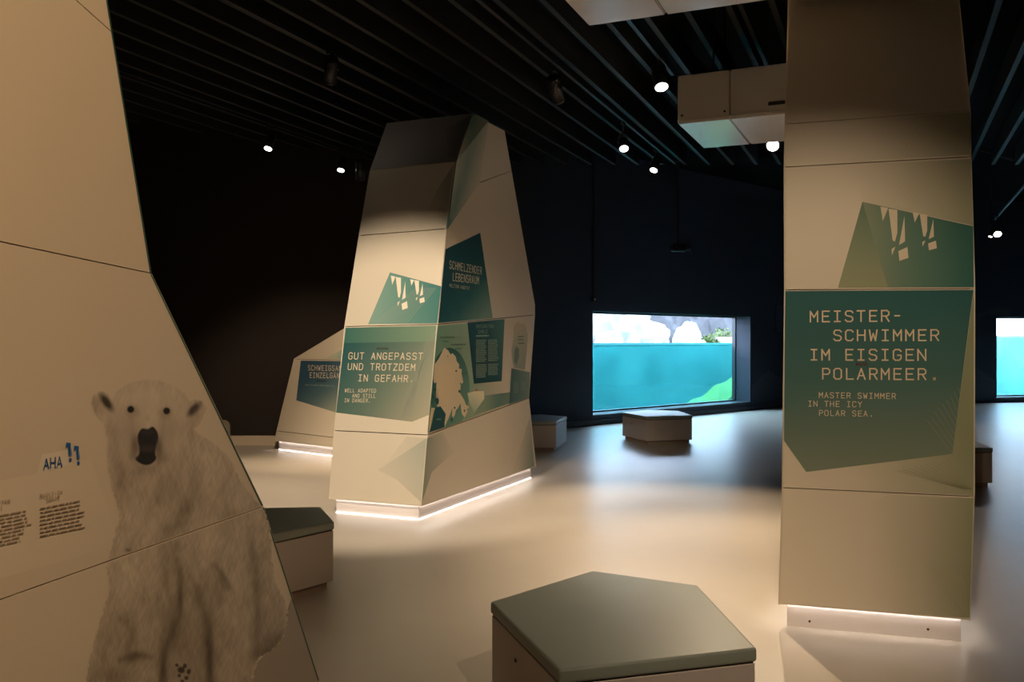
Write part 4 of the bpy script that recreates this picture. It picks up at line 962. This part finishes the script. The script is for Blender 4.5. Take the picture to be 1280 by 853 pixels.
# ------------------------------------------------------------------ the pools outside
def pool(base, d, n, a, b, wz, depth, label, side, ml, mr, tm='tank', wm='water'):
    o = base + n * 0.56
    a -= ml; b += mr
    p = [o + d * a, o + d * b, o + d * b + n * depth, o + d * a + n * depth]
    bm = bmesh.new(); add_prism(bm, [q.xy for q in p], -0.75, -0.6); f = struct('pool_floor_' + side, fix(bm), M[tm])
    bm = bmesh.new(); q0 = [o + d * a + n * depth, o + d * b + n * depth, o + d * b + n * (depth + .3), o + d * a + n * (depth + .3)]
    add_prism(bm, [q.xy for q in q0], -0.6, wz + .06)
    for k, e in ((a, a - .3), (b, b + .3)):
        q = [o + d * k, o + d * e, o + d * e + n * depth, o + d * k + n * depth]; add_prism(bm, [x.xy for x in q], -0.6, wz + .06)
    struct('pool_wall_' + side, fix(bm), M[tm])
    bm = bmesh.new(); i = .02
    p = [o + d * (a + i) + n * .01, o + d * (b - i) + n * .01, o + d * (b - i) + n * (depth - i), o + d * (a + i) + n * (depth - i)]
    add_prism(bm, [q.xy for q in p], -0.59, wz)
    w = obj('water', fix(bm), M[wm]); tag(w, label, 'water', None, 'stuff')
    # shore
    bm = bmesh.new(); q = [o + d * (a - 3) + n * (depth + .3), o + d * (b + 3) + n * (depth + .3), o + d * (b + 6) + n * (depth + 14), o + d * (a - 6) + n * (depth + 14)]
    add_prism(bm, [x.xy for x in q], -.6, wz + .02); struct('shore_' + side, fix(bm), M['rock'])
    return o
WZ1 = PW.hit(741, 434).z
oA = pool(K0, WT, WN, s0, s1, WZ1, 4.0, 'turquoise pool water behind the large window', 'main', 1.5, 6.5)
WZ2 = PF.hit(1246, 421).z
oB = pool(K1, FD, FN, f0, f1, WZ2, 4.0, 'bright turquoise pool water behind the window at the right edge', 'far', 1.0, 0.3, 'tank_pale', 'water_pale')
def boulder(c, sx, sy, sz, m, label, seed, rot=0.0):
    bm = bmesh.new(); bmesh.ops.create_icosphere(bm, subdivisions=4, radius=1)
    from mathutils import noise
    for v in bm.verts:
        q = v.co.copy(); k = 1 + .35 * noise.noise(q * 1.3 + Vector((seed * 7.1, 0, 0))) + .16 * noise.noise(q * 3.1 + Vector((0, seed * 3.3, 0))) + .06 * noise.noise(q * 8 + Vector((0, 0, seed)))
        v.co = Vector((q.x * k * sx, q.y * k * sy, q.z * k * sz))
    o = obj('boulder', bm, m); o.location = c; o.rotation_euler = (0, 0, rot)
    return tag(o, label, 'rock', 'boulders on the pool shore')
def cliff(name, o):
    o.name = name; o['kind'] = 'structure'
    for k in ('label', 'category', 'group'): del o[k]
def bush(c, r, label, seed):
    t = thing('shrub', c, label, 'shrub', 'shrubs on the pool shore'); rnd = random.Random(seed)
    PARENT_WORLD[0] = False
    bm = bmesh.new()
    for i in range(420):
        a = rnd.uniform(0, math.tau); rr = r * math.sqrt(rnd.random()) ; z = rnd.uniform(0.05, 1.0) * r * 0.8 * (1.15 - rr / r)
        p = Vector((rr * math.cos(a), rr * math.sin(a) * .8, z)); d = Vector((rnd.uniform(-1, 1), rnd.uniform(-1, 1), rnd.uniform(-.2, 1))).normalized() * .16; s = d.orthogonal().normalized() * .05
        bm.faces.new([bm.verts.new(q) for q in (p, p + d * .5 + s, p + d, p + d * .5 - s)])
    o = obj('foliage', bm, M['leaf'], t); o['kind'] = 'stuff'
    bm = bmesh.new()
    for i in range(5): add_tube(bm, (0, 0, -.05), (rnd.uniform(-.5, .5) * r, rnd.uniform(-.4, .4) * r, r * .6), .015, 5, .006)
    obj('stems', bm, M['kick'], t); PARENT_WORLD[0] = True
sa = (s0 + s1) / 2
def shore(px, back, z=None):                          # point on the shore behind a pixel column
    r = at(px, CY, 1) - Vector((0, 0, H)); r.z = 0; o = oA + WN * back
    t = (o - Vector((0, 0, 0))).dot(WN) / r.dot(WN); p = r * t; return Vector((p.x, p.y, WZ1 if z is None else z))
boulder(shore(762, 5.4), 1.6, 1.0, 1.5, M['rock'], 'large pale boulder at the left end of the pool shore', 1, .7)
boulder(shore(800, 6.2), 1.0, 0.7, 0.9, M['rock'], 'rounded pale boulder sloping to the water left of the middle', 2, .4)
boulder(shore(836, 8.0), 1.0, 0.7, 2.0, M['rockd'], 'tall grey rock with a dark cleft in the middle of the shore', 3, .2)
boulder(shore(858, 5.6), 0.5, 0.4, 0.8, M['rock'], 'upright pale boulder right of the dark cleft', 4, .9)
boulder(shore(893, 8.8), 1.2, 0.8, 2.4, M['rockd'], 'grey rock face behind the shrubs', 5, .5)
cliff('cliff_1', boulder(shore(775, 9.5), 3.0, 1.4, 3.6, M['rock'], 'huge pale rock behind the left shore', 7, .6))
cliff('cliff_2', boulder(shore(850, 11.5), 5.0, 1.6, 4.4, M['rock'], 'broad pale cliff closing the view behind the shore', 8, .7))
cliff('cliff_3', boulder(shore(930, 12.5), 4.5, 1.6, 4.2, M['rock'], 'pale cliff behind the right part of the shore', 9, .7))
boulder(shore(868, 4.65), 0.35, 0.3, 0.2, M['rock'], 'small pale stone at the water edge', 10)
bush(shore(889, 5.3), .45, 'small green shrub at the water edge left of its taller neighbour', 1)
bush(shore(905, 6.4), .75, 'taller green shrub against the grey rock face', 2)
bush(shore(921, 5.2), .55, 'low green shrub at the right end of the shore', 3)
cB = oB + FD * ((f0 + f1) / 2)
boulder(cB + FN * 6.5 + Vector((0, 0, WZ2)) - FD * 1.0, 2.2, 1.0, 1.8, M['rock'], 'pale boulder behind the window at the right edge', 11, .2)
cliff('cliff_4', boulder(cB + FN * 8.5 + Vector((0, 0, WZ2)) + FD * 1.5, 3.4, 1.4, 3.0, M['rockd'], 'grey rock behind the window at the right edge', 12, .2))
bush(cB + FN * 4.9 + Vector((0, 0, WZ2)) + FD * .9, .5, 'green shrub behind the window at the right edge', 5)
# algae bank rising towards the corner of the pool
def algae_mat():
    m = mat('algae_bank', (0.14, 0.34, 0.06), 0.9, 0.1)
    nt = m.node_tree; b = nt.nodes['Principled BSDF']; tc = nt.nodes.new('ShaderNodeTexCoord')
    sp = nt.nodes.new('ShaderNodeSeparateXYZ'); nt.links.new(tc.outputs['Generated'], sp.inputs[0])
    nz = nt.nodes.new('ShaderNodeTexNoise'); nz.inputs['Scale'].default_value = 5; nt.links.new(tc.outputs['Generated'], nz.inputs['Vector'])
    ad = nt.nodes.new('ShaderNodeMath'); ad.operation = 'MULTIPLY_ADD'; ad.inputs[1].default_value = 0.35
    nt.links.new(nz.outputs['Fac'], ad.inputs[0]); nt.links.new(sp.outputs['X'], ad.inputs[2])
    cr_ = nt.nodes.new('ShaderNodeValToRGB'); e = cr_.color_ramp.elements
    e[0].position = 0.22; e[0].color = (0.038, 0.20, 0.205, 1); e[1].position = 0.75; e[1].color = (0.10, 0.24, 0.035, 1)
    nt.links.new(ad.outputs[0], cr_.inputs[0]); nt.links.new(cr_.outputs[0], b.inputs['Base Color'])
    return m
sA, sB = sw(846, 500)[0], s1 + 2.2
bm = bmesh.new(); N = 24; rows = []
for i in range(N + 1):
    k = i / N; h = -0.58 + (1.55 * k ** 1.1) + .04 * math.sin(i * 1.3)
    a = K0 + WT * (sA + (sB - sA) * k)
    rows.append([bm.verts.new((*(a + WN * .62).xy, -0.595)), bm.verts.new((*(a + WN * .66).xy, max(h * .9, -0.59))), bm.verts.new((*(a + WN * 1.3).xy, max(h + .1, -0.585))), bm.verts.new((*(a + WN * 2.3).xy, -0.595))])
for p, q in zip(rows[:-1], rows[1:]):
    for j in range(4): bm.faces.new((p[j], q[j], q[(j + 1) % 4], p[(j + 1) % 4]))
bm.faces.new(rows[0]); bm.faces.new(rows[-1][::-1])
obj('algae_bank', fix(bm), algae_mat(), bpy.data.objects['pool_floor_main'])['label'] = 'green algae bank under water'
